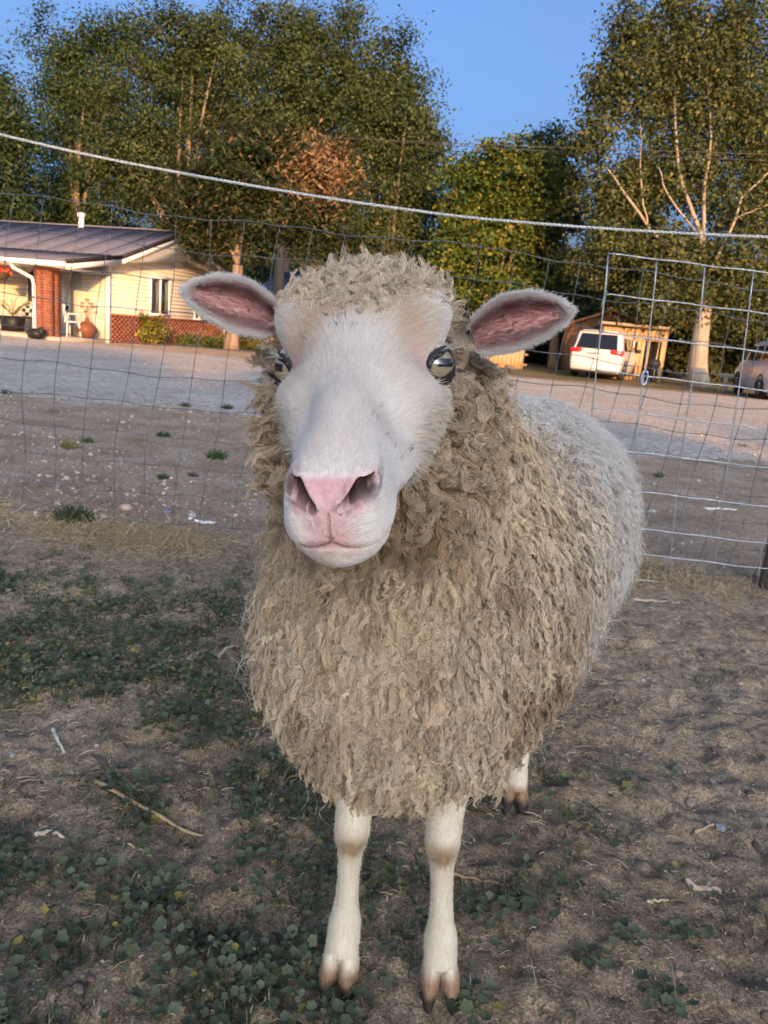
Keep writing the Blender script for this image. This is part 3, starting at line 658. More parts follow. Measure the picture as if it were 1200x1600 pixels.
for side in (-1, 1):
    c, out, hz, vt, hp, vp_ = eye_mesh(side); c = c+out*.0012
    th = np.linspace(0, np.pi, 60)[:, None]; a = np.linspace(0, 2*np.pi, 64, endpoint=False)[None]
    d = np.cos(th)[..., None]*out+np.sin(th)[..., None]*(np.cos(a)[..., None]*hz+np.sin(a)[..., None]*vt)
    G = c+d*EYE_R
    p, q = (d@hp), (d@vp_); rr = np.hypot(p, q)
    col = np.empty(G.shape); col[:] = (.10, .07, .055)
    iris = sstep(.82, .74, rr)[..., None]; ic = np.array([.30, .255, .16])+np.array([.08, .06, .03])*fbm(G, 500, 2, 5)[..., None]
    col = col*(1-iris)+ic*iris
    pu = (sstep(.52, .47, np.abs(p))*sstep(.23, .18, np.abs(q-.04)))[..., None]; col = col*(1-pu)+np.array([.006, .006, .008])*pu
    mb = MB(); mb.grid(G, True)
    eo = mesh_np('eye', G.reshape(-1, 3)-SH0, mb.q[0], cor, sheep, smooth=True, col=np.clip(col, 0, 1).reshape(-1, 3))
    eo['label'] = 'amber eye with a level dark slot pupil'
    # lids: a shell round the ball with an almond opening
    u = np.linspace(0, 1, 26)[:, None]; t = np.linspace(0, 2*np.pi, 80, endpoint=False)[None]
    oh, ov = 0.92, 0.45                                           # half angles of the opening (radians)
    al = np.sqrt((oh*np.cos(t))**2+(np.where(np.sin(t) > 0, ov*.95, ov*1.05)*np.sin(t))**2)*(1-.10*np.abs(np.sin(2*t)))
    ang = al+(1.75-al)*u
    dd = np.cos(ang)[..., None]*out+np.sin(ang)[..., None]*(np.cos(t)[..., None]*hz+np.sin(t)[..., None]*vt)
    rad = EYE_R*(1.02+.15*np.sin(np.clip(u*3.2, 0, np.pi/2))-.10*u+.10*np.exp(-((u-.18)/.12)**2)*np.maximum(0, np.sin(t)))
    G = c+dd*rad[..., None]
    nz = fbm(G, 500, 2, 7); dk = sstep(.44, .20, u+.0*t+.14*nz-.14*np.maximum(0, -np.sin(t))-.20*np.maximum(0, np.cos(t)))[..., None]
    col = np.array([.76, .69, .63])*(1-dk)+np.array([.022, .020, .022])*dk
    mb = MB(); mb.grid(G, True); mesh_np('eyelid', G.reshape(-1, 3)-SH0, mb.q[0], lidm, sheep, smooth=True, col=col.reshape(-1, 3))
    P_, N_, T_, i_, j_ = quad_samples(G, 5200, np.broadcast_to(sstep(.22, .55, u)*np.ones(t.shape), G.shape[:2])); N_ = np.where(((P_-c)*N_).sum(-1, keepdims=True) < 0, -N_, N_)
    D_ = nrm(T_*.75+N_*.45-HA*.25+rng.normal(0, .2, P_.shape)); FUR.append((strands(P_-N_*.0005, D_, -N_*.15, rng.uniform(.003, .0075, len(P_))), np.array([1.9, 1.7, 1.3, .5])*1e-4, np.clip(col[i_, j_]*rng.uniform(.85, 1.15, (len(P_), 1)), 0, .9)))
    # lashes along the upper rim, short dark hairs along the lower
    n = 46; tt = rng.uniform(.25, np.pi-.15, n); g0 = np.interp
    al1 = np.sqrt((oh*np.cos(tt))**2+(ov*1.12*np.sin(tt))**2); e = (np.cos(tt)[:, None]*hz+np.sin(tt)[:, None]*vt)
    root = c+(np.cos(al1+.1)[:, None]*out+np.sin(al1+.1)[:, None]*e)*EYE_R*1.12
    ln = rng.uniform(.004, .013, n)[:, None, None]; k = np.linspace(0, 1, 6)[None, :, None]
    dirn = nrm(out[None]*1.0+e*.35-vt*.15+rng.normal(0, .28, (n, 3)))
    Pt = root[:, None]+ln*(dirn[:, None]*k+(-vt*.35-hz*.35)[None, None]*k*k)
    FUR.append((Pt, np.array([1.2, 1.1, .9, .7, .5, .2])*1e-4, np.where(rng.random((n, 1)) < .6, np.array([[.75, .73, .70]]), np.array([[.03, .03, .03]]))))

# ------------------------------------------------------------------ short coat of face, ears and legs
hx, hs, hn = hg2[..., 0], hg2[..., 1], hg2[..., 2]
furm = (1-np.clip(hpink*sstep(-.012, -.004, hn)*1.1+.35*hpink, 0, 1))*(1-sstep(.2, .6, hm['nos']))*(1-.9*hm['mou'])*sstep(.25, .235, hs)
eyed = np.sqrt((np.abs(hx)-EYE[0])**2+(hs-EYE[1])**2+(hn-EYE[2])**2); furm = furm*sstep(.0200, .0235, eyed)*sstep(.0015, .0035, np.where(hm['front'] > .1, hm['dn'], 1))
n = 130000
P, N, T, i, j = quad_samples(hW, n, furm)
cen = H(0*hs[i, j], hs[i, j], hn[i, j]*0-.02); N = np.where(((P-cen)*N).sum(-1, keepdims=True) < 0, -N, N)
xs, ss, ns = hx[i, j], hs[i, j], hn[i, j]
flow = -HA[None]*1.0+HX[None]*(xs/.05)[:, None]*.55-HNn[None]*(.35*sstep(.03, -.05, ns))[:, None]
flow = flow+.22*np.stack([vnoise(P, 55, 3), vnoise(P, 55, 4), vnoise(P, 55, 5)], -1)+rng.normal(0, .13, P.shape)
flow = nrm(flow-N*(flow*N).sum(-1, keepdims=True))
ln = (.0045+.005*sstep(.02, .10, ss)+.006*sstep(.0, -.06, ns)*sstep(.06, .14, ss)-.0015*sstep(.0, -.03, ns)*sstep(.05, .0, ss))*rng.uniform(.7, 1.25, n)
ln = ln*(.30+.70*sstep(.021, .042, eyed[i, j])); fc = hcol[i, j]*rng.uniform(.86, 1.12, (n, 1))
FUR.append((strands(P-N*.0004, nrm(flow*.85+N*.42), flow*.25-N*.22, ln), np.array([2.3, 2.1, 1.6, .6])*1e-4, np.clip(fc, 0, .9)))
ck = sstep(.085, .13, hs)*sstep(.205, .17, hs)*sstep(.0, -.03, hn)*sstep(-.098, -.08, hn)
P, N, T, i, j = quad_samples(hW, 16000, ck); cen = H(0*hs[i, j], hs[i, j], hn[i, j]*0-.03); N = np.where(((P-cen)*N).sum(-1, keepdims=True) < 0, -N, N)
D = nrm(-HA[None]*.55-HNn[None]*.45+N*.55+.3*np.stack([vnoise(P, 90, 13), vnoise(P, 90, 14), vnoise(P, 90, 15)], -1)+rng.normal(0, .16, P.shape))
FUR.append((strands(P, D, -HA[None]*.25-ZAX*.15, rng.uniform(.008, .017, len(P))), np.array([2.3, 2.1, 1.7, .7])*1e-4, np.clip(np.array([.72, .62, .50])*rng.uniform(.82, 1.12, (len(P), 1)), 0, .9)))
for side, G, Go, Nn, u, v, c in EARS:
    e = np.clip(np.abs(v+0*u)**6+sstep(.86, 1, u+0*v), 0, 1)+.015
    for surf, wgt, m, colr, sg in ((G, e, 9000, c, 1), (Go, np.ones(e.shape), 9000, np.broadcast_to(np.array([.78, .73, .68]), c.shape), -1)):
        P, N, T, i, j = quad_samples(surf, m, wgt, closed=False)
        N = np.where((N*Nn[i, j]).sum(-1, keepdims=True)*sg < 0, -N, N)
        across = nrm(np.gradient(surf, axis=1))[i, j]*np.sign(v[0, j])[:, None]
        D = nrm(T*.7+across*.55*np.abs(v[0, j])[:, None]**2+N*.35+rng.normal(0, .15, P.shape))
        FUR.append((strands(P, D, T*.2-N*.1, rng.uniform(.004, .009, m)), np.array([2.2, 2.0, 1.5, .5])*1e-4, np.clip(colr[i, j]*rng.uniform(.9, 1.15, (m, 1)), 0, .9)))
    # fringe along the rim
    m = 3200; ui = rng.integers(2, G.shape[0], m); vi = np.where(rng.random(m) < .5, 0, G.shape[1]-1); vi = np.where(ui > G.shape[0]-8, rng.integers(0, G.shape[1], m), vi)
    P = G[ui, vi]; across = nrm(np.gradient(G, axis=1))[ui, vi]*np.where(vi > G.shape[1]//2, 1, -1)[:, None]; T = nrm(np.gradient(G, axis=0))[ui, vi]
    D = nrm(across*.7+T*.6+rng.normal(0, .35, P.shape))
    FUR.append((strands(P, D, T*.2, rng.uniform(.003, .008, m)), np.array([2.0, 1.8, 1.3, .4])*1e-4, np.clip(np.array([.84, .80, .75])*rng.uniform(.9, 1.1, (m, 1)), 0, .9)))
for (G, cl, knee, front), toe in zip(LEGS, (tFL, tFR, tHL, tHR)):
    for g, m in ((G, 9000), (cl[0], 1800), (cl[1], 1800)):
        P, N, T, i, j = quad_samples(g, m, np.broadcast_to(sstep(.028, .045, g[..., 2]-toe[2]), g.shape[:2]))
        cen = g.mean(1)[i]; N = np.where(((P-cen)*N).sum(-1, keepdims=True) < 0, -N, N)
        D = nrm(-ZAX*.9+N*.35+rng.normal(0, .15, P.shape))
        FUR.append((strands(P, D, -N*.15, rng.uniform(.005, .009, m)), np.array([2.6, 2.4, 1.8, .6])*1e-4, np.clip(leg_colour(P, knee, toe[2], front)*rng.uniform(.88, 1.1, (m, 1)), 0, .9)))
coat_m = mat_attr('short_coat', rough=0.6, transl=0.12, spec=0.25)
def merge_hair(name, lst, mtl, k):
    Pn, Rn, Cn = [], [], []
    for P, r, c in lst:
        if P.shape[1] != k:
            q = np.linspace(0, P.shape[1]-1, k); a = np.floor(q).astype(int); b = np.minimum(a+1, P.shape[1]-1); f = (q-a)[None, :, None]
            P = P[:, a]*(1-f)+P[:, b]*f; r = np.broadcast_to(r, (len(P), len(r) if np.ndim(r) == 1 else r.shape[1])); r = r[:, a]*(1-f[..., 0])+r[:, b]*f[..., 0]
        Pn.append(P); Rn.append(np.broadcast_to(r, P.shape[:2])); Cn.append(c if c.ndim == 3 else np.repeat(c[:, None], k, 1))
    return hair(name, np.concatenate(Pn)-SH0, np.concatenate(Rn), np.concatenate(Cn), mtl, sheep)
merge_hair('short_coat', FUR, coat_m, 4)

# ------------------------------------------------------------------ fleece: curled locks over the whole trunk, neck and poll
def make_locks(P, N, lean, ln, rad, turns, amp, col, nstr, k, twist=1.2, tipcol=None):
    K = len(P); t = np.linspace(0, 1, k)
    U = nrm(np.cross(N, rng.normal(0, 1, (K, 3)))); V = np.cross(N, U)
    ph = rng.uniform(0, 2*np.pi, (K, 1)); tw = rng.choice([-1, 1], (K, 1))*twist
    axis = P[:, None]+ln[:, None, None]*(N[:, None]*(t-.45*t*t)[None, :, None]+lean[:, None]*(.25*t+.75*t*t)[None, :, None])
    cph = ph+2*np.pi*turns[:, None]*t[None]
    ca = (amp[:, None]*(t**1.3)[None])[..., None]
    axis = axis+ca*(np.cos(cph)[..., None]*U[:, None]+np.sin(cph)[..., None]*V[:, None])
    prof = np.interp(t, [0, .3, .65, .9, 1], [.9, 1.0, .85, .55, .30])
    a = (np.arange(nstr)/nstr*2*np.pi)[None, :]+rng.uniform(0, 6.3, (K, 1)); rr = np.sqrt(rng.uniform(.08, 1, (K, nstr)))
    al = a[:, :, None]+(2*np.pi*tw)[:, :, None]*t[None, None]
    o = (rad[:, None, None]*rr[..., None]*prof[None, None])[..., None]
    X = axis[:, None]+o*(np.cos(al)[..., None]*U[:, None, None]+np.sin(al)[..., None]*V[:, None, None])
    X = X+rng.normal(0, 1, (K, nstr, k, 3))*(rad*.20)[:, None, None, None]*t[None, None, :, None]
    c = np.repeat(col[:, None], nstr, 1)*rng.uniform(.72, 1.22, (K, nstr, 1)); c = np.repeat(c[:, :, None], k, 2)
    if tipcol is not None:
        f = sstep(.55, 1.0, t)[None, None, :, None]*.6; c = c*(1-f)+tipcol[:, None, None]*f
    return X.reshape(-1, k, 3), np.clip(c.reshape(-1, k, 3), 0, .9)
bb = (TV-SH0)@BAX; ll = (TV-SH0)@LAX; zz_ = TV[:, 2]
qx, qs, qn = toH(TV)
inhead = (qs > -.02) & (qs < .25) & (np.abs(qx) < .060) & (qn < .045) & (qn > -.088)
hd = np.linalg.norm(TV-(hk+np.array([0, .03, 0])), axis=1)
keep = ~inhead
idx = np.where(keep)[0]
rep = np.concatenate([idx, idx[rng.random(len(idx)) < .35+.65*sstep(.45, .05, bb[idx]+.2*np.abs(ll[idx]))]])
Pj = TV[rep]; Nj = nrm(TN[rep]+rng.normal(0, .16, (len(rep), 3)))
Pj = Pj+rng.normal(0, .0055, Pj.shape)-Nj*.006
bj, lj, zj, hj = bb[rep], ll[rep], zz_[rep], hd[rep]
ring = sstep(.20, .14, hj)*sstep(.70, .80, zj); breast = sstep(.34, .0, bj+.2*np.abs(lj))*(1-ring)
flank = 1-np.maximum(ring, breast)
down = np.array([0, 0, -1.0]); lean = down[None]*(.45+.35*breast+.25*flank)[:, None]+BAX[None]*(.55*flank)[:, None]
fromhead = nrm(Pj-(hk+np.array([0, .03, 0]))); lean = lean*(1-ring)[:, None]+(fromhead*.5+(-BAX)[None]*.30+ZAX*.12)*ring[:, None]
lean = lean+.35*np.stack([fbm(Pj, 16, 2, 91), fbm(Pj, 16, 2, 92), fbm(Pj, 16, 2, 93)], -1)+rng.normal(0, .12, Pj.shape)
seeds = TV[rng.choice(idx, len(idx)//6, replace=False)]
nd = np.full(len(Pj), 9.0); ns_ = np.zeros(len(Pj), int)
for c0 in range(0, len(Pj), 1500):
    dd = np.linalg.norm(Pj[c0:c0+1500, None]-seeds[None], axis=-1); ns_[c0:c0+1500] = dd.argmin(1); nd[c0:c0+1500] = dd.min(1)
tow = seeds[ns_]-Pj; tow = tow-Nj*(tow*Nj).sum(-1, keepdims=True)
lean = lean*.75+tow/.024*(.55*breast+.45*flank+.6*ring)[:, None]
hgt = np.clip(1.22-.60*nd/.026, .6, 1.22)
ln = (.030*breast+.026*flank+.034*ring)*rng.uniform(.8, 1.2, len(rep))*hgt*(1-.25*sstep(.5, .40, zj))
rad = (.0036*breast+.0046*flank+.0056*ring)*rng.uniform(.75, 1.25, len(rep))
turns = (2.8*breast+1.9*flank+2.0*ring)*rng.uniform(.6, 1.4, len(rep)); amp = (.0038*breast+.0036*flank+.0045*ring)*rng.uniform(.5, 1.3, len(rep))
sf = np.random.default_rng(8).normal(0, 1, len(seeds))[ns_][:, None]; wc = wool_colour(Pj)*rng.uniform(.84, 1.14, (len(rep), 1))*np.exp(.06*sf)*np.where(sf < -1.3, np.array([[.86, .80, .73]]), 1.0)
tipc = np.clip(wc*np.where(rng.random((len(rep), 1)) < .35, .62, 1.10), 0, .8)
WK = 9
X1, C1 = make_locks(Pj, Nj, lean, ln, rad, turns, amp, wc, 13, WK, tipcol=tipc)
wr = np.array([4.6, 4.6, 4.4, 4.2, 4.0, 3.6, 3.1, 2.4, 1.2])*1e-4
WOOL = [(X1, wr, C1)]
# short under-locks that fill the partings
P4 = TV[idx]+rng.normal(0, .006, (len(idx), 3))-TN[idx]*.003; N4 = nrm(TN[idx]+rng.normal(0, .22, P4.shape)); K4 = len(idx)
X4, C4 = make_locks(P4, N4, down[None]*.25+rng.normal(0, .20, P4.shape), rng.uniform(.011, .019, K4), rng.uniform(.0034, .0052, K4), rng.uniform(1.2, 2.4, K4), rng.uniform(.002, .004, K4), wool_colour(P4)*rng.uniform(.82, 1.12, (K4, 1)), 10, WK)
WOOL.append((X4, wr, C4))
# poll: shorter curls on the forehead, longer fringe behind
capw = sstep(.170, .184, hs-.70*np.maximum(0, np.abs(hx)-.028)+.004*fbm(hg2, 120, 2, 3))*sstep(.018, .034, hn)
P, N, T, i, j = quad_samples(hW, 900, capw); cen = H(0*hs[i, j], hs[i, j], hn[i, j]*0); N = np.where(((P-cen)*N).sum(-1, keepdims=True) < 0, -N, N)
sj = hs[i, j]; L2 = (.008+.007*sstep(.18, .225, sj))*rng.uniform(.8, 1.25, 900)
lean = (-HA)[None]*(.45)+ZAX*.25+rng.normal(0, .30, P.shape)
cc = (np.array([.69, .565, .42])[None]*(1-.2*(rng.random((900, 1)) < .12)))*rng.uniform(.85, 1.15, (900, 1))
X2, C2 = make_locks(P-N*.003, nrm(N+rng.normal(0, .18, N.shape)), lean, L2, np.full(900, .0042)*rng.uniform(.7, 1.2, 900), rng.uniform(.7, 1.6, 900), np.full(900, .0040), cc, 14, WK)
WOOL.append((X2, wr*.75, C2))
# loose fibres: felted wisps that soften flanks and outline
nf = 90000
tri = TF[keep[TF].all(1)]; ar = np.linalg.norm(np.cross(TV[tri[:, 1]]-TV[tri[:, 0]], TV[tri[:, 3]]-TV[tri[:, 0]]), axis=1)
ti = rng.choice(len(tri), nf, p=ar/ar.sum()); a, b_ = rng.random((nf, 1)), rng.random((nf, 1))
P = (TV[tri[ti, 0]]*(1-a)+TV[tri[ti, 1]]*a)*(1-b_)+(TV[tri[ti, 3]]*(1-a)+TV[tri[ti, 2]]*a)*b_; N = TN[tri[ti, 0]]
bj = (P-SH0)@BAX; lj = (P-SH0)@LAX
P = P+N*rng.uniform(.004, .022, (nf, 1))
hdf = np.linalg.norm(P-(hk+np.array([0, .03, 0])), axis=1); kf = rng.random(nf) < (.16+.30*sstep(.05, .40, bj+.25*np.abs(lj)))*(1-.9*sstep(.22, .16, hdf))
P, N, bj, lj = P[kf], N[kf], bj[kf], lj[kf]; nf = len(P)
D = down[None]*.5+BAX[None]*.45*sstep(-.1, .1, bj)[:, None]+.8*np.stack([fbm(P, 14, 2, 95), fbm(P, 14, 2, 96), fbm(P, 14, 2, 97)], -1)+rng.normal(0, .35, P.shape)
D = nrm(D-N*(D*N).sum(-1, keepdims=True)*.8); k = np.linspace(0, 1, WK)[None, :, None]
U = nrm(np.cross(D, N)); ln = rng.uniform(.018, .050, (nf, 1, 1)); ph = rng.uniform(0, 6.3, (nf, 1, 1)); cy = rng.uniform(.5, 1.8, (nf, 1, 1))
X3 = P[:, None]+ln*(D[:, None]*k+N[:, None]*(.22*k-.15*k*k))+.0045*rng.uniform(.3, 1.4, (nf, 1, 1))*(np.sin(ph+6.3*cy*k)*U[:, None]+np.cos(ph+5.1*cy*k)*N[:, None]*.7)
f = np.clip(rng.random((nf, 1))*.7+.3*sstep(-.05, .15, bj)[:, None], 0, 1)
C3 = wool_colour(P)*(1-f*.6)+np.array([.72, .68, .63])*f*.6
WOOL.append((X3, np.array([2, 2, 2, 2, 1.9, 1.8, 1.6, 1.2, .6])*1.1e-4, np.clip(C3*rng.uniform(.9, 1.12, (nf, 1)), 0, .9)))
wool_m = mat_attr('wool', rough=0.9, transl=0.18, spec=0.08)
merge_hair('fleece', WOOL, wool_m, WK)
# ------------------------------------------------------------------ wire fence behind the sheep
galv = mat('weathered_wire', (0.105, 0.108, 0.112), (0.19, 0.19, 0.19), 30, 0.55, metal=0.5, spec=0.4)
bright = mat('galvanised_rod', (0.36, 0.37, 0.38), (0.52, 0.53, 0.54), 25, 0.42, metal=0.75, spec=0.5)
NETY = 3.55
net = empty('wire_net_fence', (0, NETY, 0), 0, 'sagging grey wire net fence with square mesh behind the sheep', 'fence')
rows = np.linspace(0.03, 1.44, 11)
def net_pt(X, z):
    k = z/1.44
    Xs = X+0.098*(z-0.7)+0.010*np.sin(3.1*X+5*z)+0.006*np.sin(9.7*X-7*z)
    zs = z*(1-0.022*(X+1.5))+0.010*np.sin(2.2*X+1.3)+0.007*np.sin(7.3*X+9*z)+0.004*np.sin(21*X+4*z)
    return np.stack([Xs, 0.02*np.sin(2.7*X+3*z)+0.012*np.sin(11*z+X*5), zs], -1)
XS = np.linspace(-2.75, 2.35, 240)
for z in rows:
    mb = MB(); mb.tube(net_pt(XS, np.full(XS.shape, z)), 0.0019 if 0.1 < z < 1.4 else 0.0024, 5, cap=False); mb.build('horizontal_wire', galv, net, smooth=True, fix=False)
ZS = np.linspace(rows[0], rows[-1], 60); jit = rng.normal(0, .008, 40)
for k in range(35):
    X0 = -2.70+0.147*k+jit[k]
    mb = MB(); mb.tube(net_pt(np.full(ZS.shape, X0), ZS), 0.0018, 5, cap=False)
    for z in rows: mb.ball(net_pt(np.array([X0]), np.array([z]))[0], (0.0050, 0.0042, 0.0055), 6, 5)
    mb.build('vertical_wire', galv, net, smooth=True, fix=False)
# welded stock panel in front of the net
PY = 3.40
pan = empty('welded_stock_panel', (0, PY, 0), 0, 'galvanised welded rod panel with wide rectangles leaning at the fence', 'fence panel')
tops = [at_Y(949.5, 396, PY), at_Y(1026.7, 403, PY), at_Y(1103, 410.5, PY), at_Y(1180, 417, PY)]
sp = (tops[3][0]-tops[0][0])/3; bot3 = at_Y(1044, 893, PY); shear = (tops[2][0]-bot3[0])/(tops[2][2]-bot3[2])
zrow = [at_Y(949.5-(y-396)*.113, y, PY)[2] for y in (396, 459, 519, 578, 637, 697, 757, 814, 853, 893)]
ztop, zbot = zrow[0], zrow[-1]
def pan_pt(c, z): return np.array([tops[0][0]+c*sp-shear*(ztop-z)+0.004*math.sin(c*7+z*6), 0.004*math.sin(c*3+z*5), z+0.0015*math.sin(5*c)-0.006*c])
for c in range(7):
    mb = MB(); mb.tube(np.array([pan_pt(c, z) for z in np.linspace(zbot-.006, ztop+.006, 14)]), 0.0033, 7); mb.build('vertical_rod', bright, pan, smooth=True, fix=False)
for z in zrow:
    mb = MB(); mb.tube(np.array([pan_pt(c, z)+np.array([0, -.0058, 0]) for c in np.linspace(-.02, 6.05, 40)]), 0.0031, 7); mb.build('horizontal_rod', bright, pan, smooth=True, fix=False)
# pale rope strung above the fence
rp = [(-120, 178), (0, 210), (150, 244.5), (300, 273.5), (450, 299.5), (600, 322.5), (760, 342.5), (900, 354), (1050, 363.5), (1200, 370.5), (1290, 373)]
RY = 3.38; rpt = np.array([at_Y(x, y, RY) for x, y in rp]); kx = np.linspace(rpt[0, 0], rpt[-1, 0], 400)
ax_ = np.stack([kx, np.full(400, RY), interp_s(kx, rpt[:, 0], rpt[:, 2])], -1)
ropem = mat('pale_rope', (0.50, 0.49, 0.46), (0.66, 0.64, 0.60), 60, 0.85)
rope_o = empty('rope', (0, 0, 0), 0, 'pale twisted rope strung in a long sag above the wire fence', 'rope')
for s_ in range(3):
    a = np.linspace(0, 400*.42, 400)*1.0+s_*2.094; off_ = np.stack([0*a, np.cos(a), np.sin(a)], -1)*.0030
    kk = np.linspace(0, 399, 1600); pts = np.stack([np.interp(kk, np.arange(400), ax_[:, q]) for q in range(3)], -1); aa = kk*.55*2+s_*2.094
    pts += np.stack([0*aa, np.cos(aa), np.sin(aa)], -1)*.0030
    mb = MB(); mb.tube(pts, 0.0031, 5, cap=False); mb.build('strand', ropem, rope_o, smooth=True, fix=False)
# end posts
postm = mat('old_post_wood', (0.10, 0.075, 0.055), (0.20, 0.16, 0.12), 6, 0.9, bump=0.6, bscale=25, stretch=(1, 1, .15))
pe = at_Y(1196, 872, 3.44)
for (x, lab) in ((pe[0]+.055, 'dark round wooden post at the end of the rod panel'), (-2.78, 'dark round wooden post at the end of the wire net')):
    mb = MB(); zz2 = np.linspace(-.05, 1.78, 16); mb.tube(np.stack([x+.004*np.sin(zz2*5), 3.44+.003*np.cos(zz2*7), zz2], -1), .055+.003*np.sin(zz2*9), 12)
    tag(mb.build('fence_post', postm, smooth=True), lab, 'post')
# snap hook hanging on the panel and a twist of green twine
hp = at_Y(1007, 590, PY-.012); hook = empty('snap_hook', hp, 0, 'small pale blue snap hook hanging on the rod panel', 'hook')
a = np.linspace(.35, 2*np.pi-.35, 22); mb = MB(); mb.tube(np.stack([.013*np.cos(a+np.pi/2), 0*a, .030*np.sin(a+np.pi/2)], -1), .0042, 7); mb.build('frame', mat('hook_metal', (.55, .62, .70), None, rough=.3, metal=.6), hook, smooth=True)
a = np.linspace(-.36, .36, 6); mb = MB(); mb.tube(np.stack([.013*np.cos(a+np.pi/2), 0*a, .030*np.sin(a+np.pi/2)], -1), .0036, 7); mb.build('gate', mat('hook_gate', (.16, .30, .55), None, rough=.35), hook, smooth=True)
tp = at_Y(945, 462, PY-.006); a = np.linspace(0, 30, 60); mb = MB()
mb.tube(np.stack([tp[0]+.0065*np.cos(a), tp[1]+.0065*np.sin(a), tp[2]-.02+a*.0016], -1), .0014, 5); mb.tube(np.array([tp, tp+[-.006, -.008, -.02], tp+[-.010, -.008, -.05]]), .0013, 5)
tag(mb.build('twine', mat('green_twine', (.30, .52, .42), None, rough=.7), smooth=True), 'twist of pale green twine tied round the rod panel edge', 'twine')
# ------------------------------------------------------------------ house
HC = on_ground(168, 535.5); PHI = R(16)
house = empty('house', (HC[0], HC[1], 0), -PHI, 'low cream house with brown metal roof, brick base and open porch', 'house')
HXA = np.array([math.cos(PHI), -math.sin(PHI), 0]); HYA = np.array([math.sin(PHI), math.cos(PHI), 0])
def loc_plane(px, py, axis, val):
    """pixel -> local house coordinates on the plane local x = val or local y = val"""
    d = ray(px, py); o = C_P-np.array([HC[0], HC[1], 0]); A = HXA if axis == 'x' else HYA
    t = (val-o@A)/(d@A); p = o+d*t; return np.array([p@HXA, p@HYA, p[2]])
GW = 6.8
WALL = 2.42; RIDGE = 3.55; FL = 0.10; PD = 1.95                  # wall height, ridge height, porch floor, porch depth
siding = mat('cream_siding', (0.60, 0.545, 0.45), (0.66, 0.60, 0.50), 2, 0.7); trimw = mat('white_trim', (0.70, 0.69, 0.66), (0.78, 0.77, 0.74), 3, 0.6)
brickm = mat('red_brick', (0.20, 0.07, 0.045), (0.31, 0.125, 0.075), 7, 0.9, bump=.3); mortar = mat('mortar', (0.23, 0.115, 0.08), (0.29, 0.155, 0.11), 12, 0.95)
roofm = mat('brown_metal_roof', (0.115, 0.115, 0.155), (0.15, 0.148, 0.19), .8, 0.5, spec=.35); darkm = mat('dark_drip_edge', (0.022, 0.018, 0.018), None, rough=.5)
glass = mat('dark_window_glass', (0.015, 0.018, 0.02), (0.04, 0.045, 0.05), 3, 0.08, spec=0.6); conc = mat('porch_concrete', (0.36, 0.30, 0.25), (0.46, 0.39, 0.33), 3, 0.9)
mid_y = GW/2; slope = (RIDGE-WALL)/mid_y
HL_ = 17.0
mb = MB(); mb.prism([(0, 0), (GW, 0), (GW, WALL), (mid_y, RIDGE-.06), (0, WALL)], 'x', -HL_, 0); mb.build('wall', siding, house)
# lap boards on gable and front wall, too thin to tell apart singly
mb = MB(); z = 0.80
while z < RIDGE-.15:
    if z < WALL: y0, y1 = 0.0, GW
    else: y0 = (z+.14-WALL)/slope+.15; y1 = GW-y0
    if y1-y0 > .2: mb.box((.012, (y0+y1)/2, z+.055), (.022, y1-y0, .118), ry=R(-6))
    if z < WALL-.1: mb.box((-HL_/2, -.012, z+.055), (HL_, .022, .118), rx=R(6))
    z += .118
tag(mb.build('siding', siding, house), kind='stuff')
for y in (-.02, GW+.02):
    mb = MB(); mb.box((.015, y, WALL/2), (.13, .11, WALL)); mb.build('corner_trim', trimw, house)
# brick base of the gable wall
bb_ = MB(); rngb = np.random.default_rng(3)
for r_ in range(11):
    for c_ in range(int(GW/.205)):
        y = .10+c_*.205+(.10 if r_ % 2 else 0)
        if y > GW: continue
        bb_.box((.04+rngb.uniform(-.004, .004), y, .035+r_*.073), (.075, .195, .063))
base = mb = MB(); mb.box((.03, GW/2, .405), (.06, GW, .81)); base = mb.build('brick_base', mortar, house); tag(bb_.build('bricks', brickm, base), kind='stuff')
mb = MB(); mb.box((.055, GW/2, .83), (.13, GW+.05, .05)); mb.build('ledge', mat('brick_ledge', (.34, .16, .10), None), house)
# roof: main gable plus the flatter porch roof in front
OH = .45
roof = None
def roof_panel_mesh(length, width):
    mb = MB(); mb.box((0, length/2, 0), (width-.004, length, .03))
    for q in np.linspace(-width/2+.04, width/2-.12, 4): mb.box((q, length/2, .026), (.035, length, .024))
    return mb.build('roof_panel', roofm, link=False)
mb = MB(); rl = math.hypot(mid_y+.35, slope*(mid_y+.35))
mb.prism([(-.35, WALL-slope*.35-.10), (mid_y, RIDGE-.10), (GW+.35, WALL-slope*.35-.10), (GW+.35, WALL-slope*.35-.02), (mid_y, RIDGE-.02), (-.35, WALL-slope*.35-.02)], 'x', -HL_-.4, OH-.03); roof = mb.build('roof', trimw, house)
pm = roof_panel_mesh(mid_y/math.cos(math.atan(slope))+.02, .92); n_p = int((HL_+OH+.4)/.92)
for k in range(n_p):
    x = OH-.46-k*.92
    inst('roof_panel', pm, roof, (x, .0, WALL+.005), (math.atan(slope), 0, 0))
    inst('roof_panel', pm, roof, (x, GW, WALL+.005), (math.atan(slope), 0, math.pi))
ps = .16; pl = PD+.35                                            # porch roof: flatter, continuing forward
pm2 = roof_panel_mesh(pl/math.cos(math.atan(ps))+.02, .92)
mb = MB(); mb.prism([(-pl, WALL-ps*pl-.12), (0, WALL-.12), (0, WALL-.02), (-pl, WALL-ps*pl-.02)], 'x', -HL_-.4, OH-.03); prf = mb.build('porch_roof', trimw, house)
for k in range(n_p): inst('roof_panel', pm2, prf, (OH-.46-k*.92, -pl, WALL-ps*pl+.005), (math.atan(ps), 0, 0))
mb = MB(); x = OH+.01
